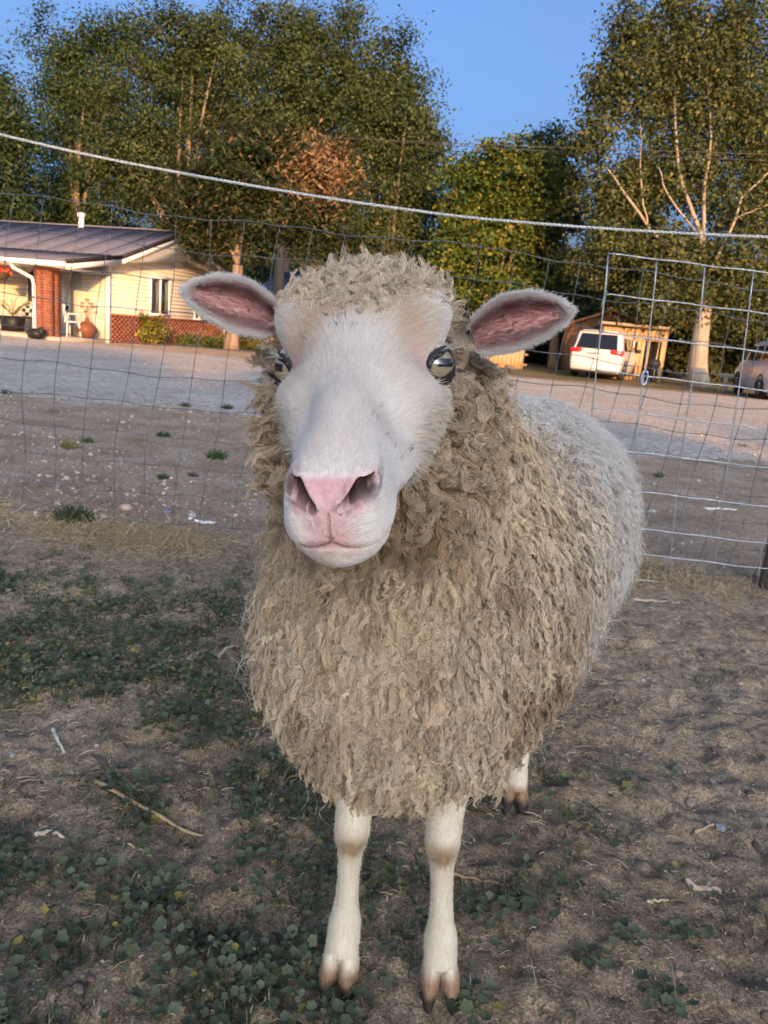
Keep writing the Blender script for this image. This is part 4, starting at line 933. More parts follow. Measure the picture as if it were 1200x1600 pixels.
def rake(y0, z0, y1, z1, th, off, w): 
    L_ = math.hypot(y1-y0, z1-z0); mb.box((x, (y0+y1)/2, (z0+z1)/2+off), (w, L_+.01, th), rx=math.atan2(z1-z0, y1-y0))
rake(-pl, WALL-ps*pl, 0, WALL, .10, .0, .05); rake(0, WALL, mid_y, RIDGE, .10, .0, .05); rake(mid_y, RIDGE, GW+.35, WALL-slope*.35, .10, .0, .05); mb.build('drip_edge', darkm, house)
mb = MB(); x = OH-.01
rake(-pl, WALL-ps*pl, 0, WALL, .15, -.125, .05); rake(0, WALL, mid_y, RIDGE, .15, -.125, .05); rake(mid_y, RIDGE, GW+.35, WALL-slope*.35, .15, -.125, .05); mb.build('rake_board', trimw, house)
mb = MB(); mb.box((-HL_/2, mid_y, RIDGE+.02), (HL_+.9, .30, .04)); mb.build('ridge_cap', roofm, house)
ze = WALL-ps*pl
mb = MB(); mb.box((-HL_/2+.2, -pl-.06, ze-.08), (HL_+.45, .12, .13), bev=.02); mb.build('gutter', trimw, house)
mb = MB(); mb.box((-HL_/2+.1, -pl/2-.05, ze-.13), (HL_+.2, pl-.1, .03)); mb.build('porch_soffit', mat('porch_soffit', (.60, .57, .52), None), house)
# porch slab, brick column, downspout
mb = MB(); mb.box((-HL_/2, -PD/2-.05, FL/2-.01), (HL_, PD+.1, FL+.02), bev=.02); mb.build('porch_slab', conc, house)
pc = loc_plane(74, 470, 'y', -PD+.25); cxl = pc[0]
col_ = MB(); col_.box((cxl, -PD+.25, (FL+ze-.14)/2+.0), (.46, .46, ze-.14-FL)); col_ = col_.build('porch_column', mortar, house)
bb_ = MB(); r_ = 0; z = FL+.04
while z < ze-.18:
    for c_ in range(2):
        for (dx, dy, w, dpt) in ((-.12+.24*c_, -.235, .225, .02), (.235, -.12+.24*c_, .02, .225)): bb_.box((cxl+dx+(.02 if (r_ % 2 and w > .1) else 0)*(1 if c_ == 0 else -1), -PD+.25+dy, z), (w, dpt, .062))
    z += .073; r_ += 1
tag(bb_.build('bricks', brickm, col_), kind='stuff')
dsx = cxl-.19; dy_ = -PD-.03
mb = MB(); mb.tube([(cxl-.62, -pl-.02, ze-.14), (cxl-.60, -pl+.02, ze-.24), (dsx-.06, dy_, ze-.46), (dsx, dy_, ze-.60), (dsx, dy_, .35), (dsx, dy_, .17), (dsx+.10, dy_-.05, .12)], .048, 8); mb.build('downspout', trimw, house)
# windows of the gable wall
def window(y0, y1, z0, z1, x=.03):
    w = MB()
    for (yy, zc, dy2, dz) in (((y0+y1)/2, z0, y1-y0+.10, .07), ((y0+y1)/2, z1, y1-y0+.10, .07), (y0, (z0+z1)/2, .07, z1-z0), (y1, (z0+z1)/2, .07, z1-z0), ((y0+y1)/2, (z0+z1)/2, .06, z1-z0)): w.box((x+.01, yy, zc), (.07, dy2, dz))
    wo_ = w.build('window', trimw, house)
    for q in (0, 1):
        ya = y0+(y1-y0)/2*q+.03; yb = y0+(y1-y0)/2*(q+1)-.03
        p = MB(); p.box((x-.005, (ya+yb)/2, (z0+z1)/2), (.02, yb-ya, z1-z0-.05)); p.build('pane', glass, wo_)
a_, b_ = loc_plane(234, 432, 'x', 0), loc_plane(262, 493, 'x', 0); window(a_[1], b_[1], b_[2], a_[2])
a_, b_ = loc_plane(304, 446, 'x', 0), loc_plane(317, 500, 'x', 0); window(a_[1], b_[1], b_[2], a_[2])
vt = loc_plane(277, 403, 'x', 0); mb = MB(); mb.box((.05, vt[1], vt[2]), (.06, .42, .46))
vo_ = mb.build('gable_vent', trimw, house)
for q in range(5):
    mb = MB(); mb.box((.09, vt[1], vt[2]-.17+q*.085), (.03, .36, .05), ry=R(30)); mb.build('louvre', trimw, vo_)
# porch wall: window with blinds, side light, narrow grey panel
def front_rect(name, px0, py0, px1, py1, m, dpt=.05, frame=None, y=-.03):
    a_, b_ = loc_plane(px0, py0, 'y', 0), loc_plane(px1, py1, 'y', 0); z1, z0 = a_[2], max(b_[2], FL)
    mb = MB(); mb.box(((a_[0]+b_[0])/2, y, (z0+z1)/2), (abs(b_[0]-a_[0]), dpt, z1-z0)); o = mb.build(name, m, house)
    return o, (a_[0], b_[0], z0, z1)
fo, (x0, x1, z0, z1) = front_rect('window', 88, 428, 101, 477, trimw)
for q in range(9):
    mb = MB(); mb.box(((x0+x1)/2, -.065, z0+.06+(z1-z0-.12)*q/8), (abs(x1-x0)-.06, .02, .035)); mb.build('blind_slat', mat('blind', (.30, .26, .20), None), fo)
front_rect('door', 113, 424, 128, 532, mat('grey_panel', (.42, .43, .42), (.46, .47, .45), 2, .6), .06)  # plain narrow grey panel flat on the porch wall
fo, (x0, x1, z0, z1) = front_rect('window', 44, 430, 60, 474, trimw)
mb = MB(); mb.box(((x0+x1)/2, -.06, (z0+z1)/2), (abs(x1-x0)-.08, .02, z1-z0-.08)); mb.build('pane', glass, fo)
fo, (x0, x1, z0, z1) = front_rect('window', -30, 440, 2, 466, trimw)
mb = MB(); mb.box(((x0+x1)/2, -.06, (z0+z1)/2), (abs(x1-x0)-.08, .02, z1-z0-.08)); mb.build('pane', glass, fo)
# vent pipe on the ridge
vp = loc_plane(127, 340, 'y', mid_y-.2); mb = MB(); mb.tube([(vp[0], mid_y-.2, RIDGE-.15), (vp[0], mid_y-.2, RIDGE+.28)], .09, 12); mb.tube([(vp[0], mid_y-.2, RIDGE+.26), (vp[0], mid_y-.2, RIDGE+.40)], .125, 12); mb.build('vent_pipe', trimw, house, smooth=False)

def hw(p): return np.array([HC[0], HC[1], 0])+p[0]*HXA+p[1]*HYA+np.array([0, 0, p[2]])    # local house point -> world
# ---- things on the porch
p = loc_plane(136, 520, 'y', -.55); P0 = hw((p[0], -.55, FL)); jar = empty('clay_jar', P0, 0, 'round brown clay jar with dried flowers on the porch', 'jar')
clay = mat('clay', (.13, .045, .025), (.19, .07, .04), 6, .6)
mb = MB(); mb.lathe([(0, 0), (.14, 0), (.20, .06), (.275, .18), (.28, .25), (.24, .34), (.15, .41), (.07, .46), (.055, .52), (.07, .56), (.05, .56), (.04, .50)], 28); mb.build('pot', clay, jar, smooth=True)
for q in range(6):
    a = q*1.05; tipq = np.array([.16*math.cos(a), .16*math.sin(a), .86+.10*(q % 3)]); mb = MB(); mb.tube([(0, 0, .5), tipq*.6+np.array([0, 0, .25]), tipq], .006, 5)
    so = mb.build('stem', mat('dry_stem', (.20, .12, .05), None), jar); mb = MB(); mb.ball(tipq, (.055, .055, .045), 8, 6); mb.build('flower_head', mat('dried_flower', (.42, .16, .10), (.55, .26, .18), 20, .9), so)
p = loc_plane(107, 528, 'y', -.95); P0 = hw((p[0], -.95, FL)); ch = empty('garden_chair', P0, R(150), 'white plastic garden chair beside the brick porch column', 'chair')
pw = mat('white_plastic', (.72, .74, .76), None, rough=.4)
mb = MB(); mb.box((0, 0, .42), (.46, .44, .035), bev=.012); mb.build('seat', pw, ch)
for sx in (-1, 1):
    for sy in (-1, 1): mb = MB(); mb.tube([(sx*.20, sy*.19, .41), (sx*.24, sy*.23, 0)], .022, 7); mb.build('leg', pw, ch)
    mb = MB(); mb.tube([(sx*.24, .23, .42), (sx*.25, .20, .64), (sx*.25, -.18, .64), (sx*.23, -.22, .42)], .020, 7); mb.build('armrest', pw, ch)
mb = MB(); mb.box((0, .25, .66), (.44, .03, .46), rx=R(-10), bev=.012); mb.build('backrest', pw, ch)
p = loc_plane(20, 517, 'y', -1.1); P0 = hw((p[0], -1.1, FL)); pl_ = empty('palm_planter', P0, 0, 'square black planter with a small feathery palm on the porch', 'planter')
blk = mat('black_plastic', (.012, .012, .013), None, rough=.5); fern = mat('palm_leaf', (.06, .10, .03), (.14, .17, .05), 8, .7)
mb = MB(); mb.prism([(-.20, 0), (.20, 0), (.27, .42), (-.27, .42)], 'y', -.24, .24); mb.build('pot', blk, pl_)
for q in range(14):
    a = q*2.4; L_ = .35+.12*(q % 4); mb = MB(); u = np.linspace(0, 1, 9)
    ctr = np.stack([np.cos(a)*L_*u, np.sin(a)*L_*u, .42+.55*u-.45*u*u*(.5+.15*(q % 3))+.10*(q % 4)*u], -1); sd = np.array([-math.sin(a), math.cos(a), 0])
    for e in (-1, 1):
        for w_ in range(1, 9):
            b0 = ctr[w_]; mb.add([b0, b0+sd*e*.09*(1-.5*u[w_])+np.array([math.cos(a), math.sin(a), -.3])*.05, b0+np.array([math.cos(a)*.03, math.sin(a)*.03, .012])], None, [[0, 1, 2]])
    mb.tube(ctr, .006, 4); mb.build('frond', fern, pl_, fix=False)
p = loc_plane(50, 497, 'y', -.5); P0 = hw((p[0], -.5, FL)); bn = empty('porch_bench', P0, 0, 'dark porch bench with black and white checked cushion', 'bench')
mb = MB(); mb.box((0, 0, .40), (.9, .45, .05), bev=.01); mb.build('seat', blk, bn)
for sx in (-1, 1):
    for sy in (-1, 1): mb = MB(); mb.box((sx*.40, sy*.18, .19), (.05, .05, .38)); mb.build('leg', blk, bn)
chk = bpy.data.materials.new('checked_cloth'); chk.use_nodes = True; t = chk.node_tree; ck_ = t.nodes.new('ShaderNodeTexChecker'); ck_.inputs['Scale'].default_value = 9; ck_.inputs['Color1'].default_value = (.75, .72, .66, 1); ck_.inputs['Color2'].default_value = (.02, .02, .02, 1)
tcc = t.nodes.new('ShaderNodeTexCoord'); t.links.new(tcc.outputs['Object'], ck_.inputs['Vector']); t.links.new(ck_.outputs[0], t.nodes['Principled BSDF'].inputs['Base Color'])
mb = MB(); mb.box((0, .14, .62), (.70, .12, .40), rx=R(-14), bev=.04); tag(mb.build('cushion', chk, bn), 'black and white checked cushion')
p = loc_plane(4, 425, 'y', -1.75); P0 = hw((p[0], -1.75, p[2])); hb = empty('hanging_basket', P0, 0, 'hanging basket of red flowers under the porch eave', 'flower basket')
mb = MB(); mb.lathe([(0, -.22), (.10, -.20), (.17, -.08), (.18, 0), (.16, 0)], 16); mb.build('bowl', mat('basket_brown', (.08, .045, .02), None), hb, smooth=True)
mb = MB(); mb.tube([(0, 0, 0), (0, 0, ze-.14-P0[2])], .006, 5); mb.build('hanger', blk, hb)
mb = MB(); r3 = np.random.default_rng(5)
for q in range(60): mb.ball(r3.normal(0, 1, 3)*(.12, .12, .07)+np.array([0, 0, .06]), .030, 6, 4)
mb.build('flowers', mat('red_flower', (.62, .05, .04), (.75, .16, .10), 12, .7), hb)
p = loc_plane(52, 440, 'y', -1.2); P0 = hw((p[0], -1.2, p[2])); lt = empty('hanging_lantern', P0, 0, 'black metal lantern hanging in the porch beside the column', 'lantern')
mb = MB(); mb.box((0, 0, 0), (.22, .22, .36), bev=.03); mb.build('case', blk, lt); mb = MB(); mb.lathe([(.02, .30), (.05, .26), (.17, .18), (.0, .18)], 12); mb.build('cap', blk, lt); mb = MB(); mb.tube([(0, 0, .28), (0, 0, ze-.14-P0[2])], .008, 5); mb.build('chain', blk, lt)
p = loc_plane(56, 528, 'y', -PD-.35); P0 = hw((p[0], -PD-.35, 0.02)); mb = MB(); mb.ball((0, 0, .13), (.24, .16, .15), 14, 9); mb.ball((.16, -.03, .20), (.12, .11, .12), 12, 8); o = mb.build('rubbish_sack', blk, smooth=True); o.location = P0; tag(o, 'small shiny black sack lying by the downspout', 'sack')
p = loc_plane(104, 494, 'y', -.2); P0 = hw((p[0], -.2, FL)); fg = empty('garden_torch', P0, 0, 'thin dark garden lamp with a round head behind the white chair', 'lamp'); mb = MB(); mb.tube([(0, 0, 0), (0, 0, .72)], .018, 6); mb.build('pole', blk, fg); mb = MB(); mb.ball((0, 0, .79), (.075, .075, .065), 10, 8); mb.build('head', blk, fg)
# ------------------------------------------------------------------ trees and shrubs
leafm = mat_attr('leaf', rough=0.55, transl=0.28, spec=0.25)
barkm = mat('bark', (0.16, 0.115, 0.08), (0.27, 0.20, 0.14), 5, 0.9, bump=.6, bscale=14, stretch=(1, 1, .25)); palebark = mat('pale_bark', (0.25, 0.195, 0.14), (0.37, 0.30, 0.225), 4, 0.85, bump=.4, bscale=12, stretch=(1, 1, .3))
def lobes_px(L, jitter=0):
    """(px, py, rx, ry, depth) -> world centres and radii"""
    C_, R_ = [], []
    for (x, y, rx, ry, d) in L:
        C_.append(at_depth(x, y, d)); k = d/FPX; R_.append((rx*k, (rx+ry)/2*k*.9, ry*k))
    return np.array(C_), np.array(R_)
def crown(C_, R_, n, size, cols, sig, r, clump=240, shell=.13, down=0.0, lump=.42, colfn=None, seed=0, aspect=.62, fill=.34):
    """leaf-sized faces gathered in clumps through the outer part of the lobes"""
    vol = (R_.prod(1))**(2/3); M_ = max(8, n//clump)
    li = r.choice(len(C_), M_, p=vol/vol.sum()); d = nrm(r.normal(0, 1, (M_, 3)))
    rad = np.clip(1-np.abs(r.normal(0, shell, M_))-.35*(r.random(M_) < .25)*r.random(M_), .15, 1.05)
    rad = rad*(1+lump*fbm(d*1.7+li[:, None]*5.1+seed*3.3, 1.6, 2, seed))
    cc = C_[li]+d*R_[li]*rad[:, None]
    ci = r.integers(0, M_, n); sg = sig*r.uniform(.6, 1.3, M_)[ci][:, None]*np.array([1, 1, .72])
    p = cc[ci]+r.normal(0, 1, (n, 3))*sg; 
    fm = r.random(n) < fill; fl = r.choice(len(C_), n, p=vol/vol.sum()); fd = nrm(r.normal(0, 1, (n, 3)))*(r.random((n, 1))**.45)*.80     # leaves deep inside the crown
    p = np.where(fm[:, None], C_[fl]+fd*R_[fl], p); p[:, 2] = np.maximum(p[:, 2], .05)
    out = nrm(d[ci]+np.array([0, 0, .5])+r.normal(0, .75, (n, 3)))
    a = nrm(np.cross(out, r.normal(0, 1, (n, 3)))); b = np.cross(out, a)
    a = nrm(a+np.array([0, 0, -down])); sz = size*r.uniform(.55, 1.35, (n, 1))
    fold = out*sz*.18
    V = np.stack([p-a*sz, p-b*sz*aspect+fold, p+a*sz, p+b*sz*aspect+fold], 1).reshape(-1, 3)
    F = np.arange(n*4).reshape(n, 4)
    cl = np.asarray(cols, float); w = r.random((M_, 1)); w2 = r.random((n, 1))
    base = cl[0]*(1-w[ci])+cl[1]*w[ci]; c = np.where(w2 < .16, cl[2], base)*r.uniform(.72, 1.25, (n, 1))
    if colfn is not None: c = colfn(p, c, r)
    return V, F, np.clip(c*.82, 0, 1)
def make_tree(name, label, base, trunk_r, lobes, n, size, cols, sig, seed, group=None, cat='tree', bark=None, limbs=5, fork=.28, branches=None, trunk_px=None, **kw):
    r = np.random.default_rng(seed); C_, R_ = lobes_px(lobes); base = np.asarray(base, float)
    o = empty(name, base, 0, label, cat, group)
    top = C_[:, 2].max(); cm = C_.mean(0)
    f = base+np.array([(cm[0]-base[0])*.15, (cm[1]-base[1])*.15, (top-base[2])*fork])
    mb = MB(); zz = np.linspace(0, 1, 8)[:, None]; pts = base+(f-base)*zz; pts[:, 0] += .12*np.sin(zz[:, 0]*4+seed)*trunk_r
    mb.tube(pts-base+np.array([0, 0, -.05]), trunk_r*np.array([1.45, 1.12, 1.0, .95, .9, .88, .85, .8]), 12)
    for q in range(min(limbs, len(C_))*2):
        t_ = C_[q % len(C_)]+r.normal(0, .25, 3)*R_[q % len(C_)]; mid_ = (f+t_)/2+np.array([r.normal(0, .5), r.normal(0, .5), .8]); u = np.linspace(0, 1, 9)[:, None]
        pth = (1-u)**2*f+2*u*(1-u)*mid_+u*u*t_; mb.tube(pth-base, np.linspace(trunk_r*.36, trunk_r*.06, 9), 7)
    mb.build('trunk', bark or barkm, o, smooth=True, fix=False)
    if branches:
        for bp_ in branches:
            P_ = np.array([at_depth(x, y, d) for (x, y, d, w) in bp_]); Rr = np.array([w*d/FPX/2 for (x, y, d, w) in bp_]); k = np.linspace(0, 1, len(P_)); kk = np.linspace(0, 1, 16)
            m2 = MB(); m2.tube(np.stack([np.interp(kk, k, P_[:, q])+(.03*np.sin(kk*17+q) if q < 2 else 0) for q in range(3)], -1)-base, np.interp(kk, k, Rr), 7); m2.build('branch', bark or barkm, o, smooth=True, fix=False)
    V, F, c = crown(C_, R_, n, size, cols, sig, r, seed=seed, **kw)
    mesh_np('crown', V-base, F, leafm, o, col=c, col_dom='FACE')
    return o
gdk = [(0.026, 0.054, 0.018), (0.070, 0.106, 0.031), (0.105, 0.13, 0.044)]
gol = [(0.032, 0.056, 0.017), (0.085, 0.112, 0.031), (0.125, 0.138, 0.044)]
gyl = [(0.045, 0.088, 0.020), (0.12, 0.165, 0.028), (0.26, 0.22, 0.03)]
pop = [(0.045, 0.068, 0.022), (0.105, 0.120, 0.036), (0.17, 0.155, 0.05)]
def gbase(px, d): p = at_depth(px, 560, d); return np.array([p[0], p[1], 0.0])
D = 41
make_tree('leafy_tree', 'tall green tree cut off at the far end of the house roof', gbase(-10, 37), .32, [(5, 180, 45, 85, 37), (-5, 280, 60, 80, 37), (15, 370, 55, 70, 37), (-50, 200, 60, 100, 37)], 32500, .088, gdk, .50, 101, 'tall trees behind the house')
make_tree('leafy_tree', 'tall green tree with a loose twin-headed crown behind the house roof', gbase(120, 43), .40, [(98, 95, 50, 62, 43), (150, 115, 62, 80, 43), (105, 190, 62, 70, 43), (150, 270, 85, 85, 43), (95, 330, 80, 70, 43), (190, 70, 45, 45, 43)], 48750, .088, gdk, .50, 102, 'tall trees behind the house')
make_tree('leafy_tree', 'broad dense green tree rising above the ridge of the house', gbase(280, 40), .45, [(275, 95, 80, 78, 40), (235, 190, 88, 95, 40), (330, 65, 62, 55, 40), (345, 150, 85, 90, 40), (260, 290, 80, 80, 40), (200, 260, 60, 80, 40)], 58500, .088, gol, .50, 103, 'tall trees behind the house')
make_tree('leafy_tree', 'tallest dense green tree directly behind the dark pine', gbase(430, 42), .5, [(440, 60, 78, 60, 42), (420, 160, 90, 90, 42), (500, 110, 75, 80, 42), (490, 200, 80, 90, 42), (540, 45, 35, 35, 42), (450, 300, 90, 80, 42)], 58500, .088, gol, .50, 104, 'tall trees behind the house')
make_tree('leafy_tree', 'round dense green tree beside the dark pine with its crown open to the sky', gbase(600, 41), .45, [(590, 120, 70, 70, 41), (635, 150, 45, 60, 41), (610, 215, 85, 70, 41), (655, 235, 42, 70, 41), (560, 210, 70, 90, 41), (600, 310, 92, 80, 41), (645, 350, 55, 70, 41), (580, 390, 80, 50, 41)], 65000, .088, gol, .50, 105, 'tall trees behind the house')
# dark pine in front of the gable, with a browned limb
br0 = at_depth(508, 268, 25.0)
def pine_col(p, c, r):
    k = np.exp(-(((p-br0)/np.array([1.15, 2.2, 1.25]))**2).sum(1)); f = (k > .05+r.random(len(p))*.75)[:, None]; g2 = (r.random((len(p), 1)) < .05)
    c = np.where(g2, np.array([.22, .12, .05])*r.uniform(.7, 1.2, (len(p), 1)), c)
    return np.where(f, np.array([.34, .215, .11])*r.uniform(.6, 1.2, (len(p), 1)), c)
make_tree('pine_tree', 'dark spreading pine with a browned limb beside the gable wall', gbase(361, 25.0), 0.20, [(295, 352, 38, 34, 24.6), (395, 215, 62, 48, 25.0), (340, 270, 75, 52, 25.0), (440, 270, 80, 52, 25.0), (385, 300, 100, 58, 24.8), (310, 335, 60, 45, 24.8), (480, 345, 80, 48, 25.0), (395, 355, 90, 45, 24.6), (508, 268, 48, 50, 25.0), (330, 380, 45, 22, 24.6), (520, 390, 45, 22, 25.0)], 42000, .105, [(0.018, 0.034, 0.012), (0.050, 0.070, 0.022), (0.09, 0.09, 0.03)], .27, 106, cat='pine', fork=.40, limbs=2, aspect=.30, down=.25, colfn=pine_col, lump=.35)
for (px, py, d, w, lab) in ((430, 560, 33, 17, 'pale bare trunk standing behind the pine beside the dark garage roof'), (477, 560, 33, 18, 'thick pale forked trunk standing behind the pine')):
    b0 = gbase(px, d); make_tree('leafy_tree', lab, b0, w*d/FPX/2, [(px-10, 330, 55, 40, d), (px+25, 300, 55, 45, d)], 9000, .12, gdk, .3, 107+px, fork=.75, limbs=2, group='trunks behind the pine')
make_tree('yellowing_tree', 'yellow green tree with golden leaves between the big tree and the poplar', gbase(775, 36), .25, [(790, 265, 52, 45, 36), (750, 300, 55, 55, 36), (820, 290, 55, 60, 36), (725, 345, 48, 62, 36), (780, 365, 70, 62, 36), (735, 430, 55, 50, 36), (800, 450, 60, 45, 36), (705, 410, 35, 60, 36), (715, 275, 22, 24, 36)], 37500, .105, gyl, .38, 108)
make_tree('dark_tree', 'dark green bushy tree in the shade behind the poplar', gbase(865, 39), .25, [(858, 245, 38, 42, 39), (868, 320, 48, 75, 39), (850, 420, 60, 75, 39), (890, 470, 50, 60, 39)], 22500, .105, [(0.035, 0.06, 0.022), (0.075, 0.105, 0.035), (0.11, 0.12, 0.04)], .32, 109)
make_tree('poplar_tree', 'tall poplar with pale forked limbs showing through thin leaves', gbase(1098, 31), .36,
    [(950, 135, 42, 50, 31), (985, 60, 45, 55, 31), (1010, 150, 60, 75, 31), (1060, 60, 70, 80, 31.5), (1100, 160, 80, 85, 31.5), (1150, 60, 70, 85, 32), (1185, 190, 75, 95, 32), (930, 215, 40, 52, 31), (960, 300, 68, 62, 31.5), (1060, 270, 85, 75, 32), (1160, 310, 80, 75, 32), (945, 385, 55, 60, 31), (1040, 400, 80, 50, 31.2), (1140, 420, 85, 60, 31.5), (1090, 470, 75, 45, 31), (1180, 490, 60, 45, 32), (1020, 475, 45, 40, 30.5)],
    78000, .085, pop, .36, 110, bark=palebark, fork=.24, limbs=0, shell=.28, lump=.30, clump=45,
    branches=[[(1098, 480, 31.7, 9.9), (1098, 370, 31.2, 7.4), (1060, 275, 30.9, 5.0), (1054, 150, 30.9, 3.0), (1050, 40, 31.1, 1.5)], [(1098, 400, 31.2, 7.0), (1101, 290, 30.9, 5.0), (1112, 215, 30.8, 3.4), (1104, 120, 30.9, 2.0)],
              [(1090, 420, 31.2, 5.9), (1018, 362, 30.7, 5.0), (975, 300, 30.5, 4.0), (948, 262, 30.5, 2.5)], [(1012, 350, 30.7, 3.0), (1002, 300, 30.6, 2.5), (1000, 180, 30.8, 1.5)], [(1105, 430, 31.2, 5.9), (1140, 365, 30.9, 4.5), (1160, 308, 30.8, 3.4), (1215, 255, 30.9, 2.0)],
              [(1088, 365, 30.9, 3.4), (1040, 300, 30.6, 3.0), (1030, 262, 30.6, 2.0)], [(1150, 340, 30.8, 2.5), (1200, 320, 30.7, 2.0)]])
make_tree('dark_tree', 'dark green tree closing the gap behind the poplar limbs', gbase(1000, 44), .25, [(990, 330, 70, 80, 44), (1040, 420, 80, 70, 44), (960, 430, 70, 70, 44)], 15000, .14, [(0.030, 0.05, 0.018), (0.065, 0.09, 0.030), (0.10, 0.105, 0.035)], .42, 111)
for q, (px, d, hh) in enumerate(((1240, 37, 9), (1300, 40, 10))):
    make_tree('leafy_tree', ('green tree beside the poplar past the parked truck', 'green tree at the end of the yard past the parked truck')[q], gbase(px, d), .3, [(px, 200, 90, 120, d), (px+20, 360, 100, 120, d), (px, 470, 90, 70, d)], 14000, .15, pop, .36, 130+q)
# undergrowth below the trees: separate bushes along the back of the yard
r0 = np.random.default_rng(77)
for q, px in enumerate(range(395, 1240, 62)):
    d = 44+3*math.sin(q*2.1); h_ = 55+12*math.sin(q*1.3)
    make_tree('bush', 'dark green bush in the thicket below the trees', gbase(px, d), .06, [(px, 505+(px-600)*.09-h_*.35, 48, h_, d), (px+22, 520+(px-600)*.09, 40, h_*.7, d)], 4200, .17, [(0.035, 0.05, 0.018), (0.07, 0.085, 0.028), (0.10, 0.095, 0.035)], .36, 140+q, 'bushes in the thicket below the trees', 'bush', limbs=2)
for q, px in enumerate((-30, 45, 120, 195, 270, 345)):
    d = 47; make_tree('bush', 'dark green bush growing behind the house', gbase(px, d), .06, [(px, 380+px*.09, 55, 70, d), (px+30, 430+px*.09, 50, 70, d)], 5000, .17, [(0.035, 0.05, 0.018), (0.07, 0.085, 0.028), (0.10, 0.095, 0.035)], .36, 170+q, 'bushes behind the house', 'bush', limbs=2)
# far wood that closes the horizon
r = np.random.default_rng(9); n = 26000; ang = r.uniform(-1.3, 1.3, n); dist = r.uniform(95, 125, n); top = 11+4*fbm(P3(ang*14, 0*ang, 0), 1.0, 3, 5)+1.5*fbm(P3(ang*60, 0*ang, 3), 1.0, 2, 6)
p = np.stack([np.sin(ang)*dist, np.cos(ang)*dist, np.abs(top)*r.random(n)**.8], -1); out = nrm(np.stack([-np.sin(ang), -np.cos(ang), .5+0*ang], -1)+r.normal(0, .5, (n, 3))); a = nrm(np.cross(out, r.normal(0, 1, (n, 3)))); b = np.cross(out, a); sz = r.uniform(.5, 1.0, (n, 1))
V = np.stack([p-a*sz, p-b*sz*.7, p+a*sz, p+b*sz*.7], 1).reshape(-1, 3)
wd = mesh_np('far_wood', V, np.arange(n*4).reshape(n, 4), leafm, col=np.array([.055, .065, .025])*r.uniform(.6, 1.5, (n, 1)), col_dom='FACE'); tag(wd, 'distant dark belt of trees beyond the yard', 'wood', kind='stuff')
# planting along the gable wall
def shrub(px, py, w, h, n, cols, lab, seed, name='shrub', group=None):
    b = on_ground(px, py); d = (b-C_P)@C_F
    return make_tree(name, lab, b, .02, [(px, py-h*.5, w*.5, h*.5, d), (px-w*.2, py-h*.35, w*.35, h*.35, d), (px+w*.22, py-h*.6, w*.28, h*.4, d)], n, .05, cols, .10, seed, group, 'shrub', limbs=3, fork=.2)
shrub(222, 537, 36, 46, 2600, [(.10, .12, .03), (.28, .26, .05), (.45, .36, .06)], 'bushy shrub with yellow flower spikes below the gable window', 201)
shrub(243, 538, 30, 40, 2000, [(.09, .11, .03), (.24, .23, .05), (.40, .32, .06)], 'yellow flowered shrub beside the window bush against the brick base', 202)
for q, px in enumerate((290, 306, 322, 340)): shrub(px, 541+q, 20, 18, 1100, [(.06, .09, .025), (.12, .15, .04), (.18, .18, .05)], 'small round green shrub at the foot of the brick base', 203+q, group='small shrubs at the brick base')
shrub(395, 548, 30, 20, 1200, [(.06, .09, .025), (.14, .14, .04), (.22, .18, .05)], 'low green shrub past the pine trunk', 210)
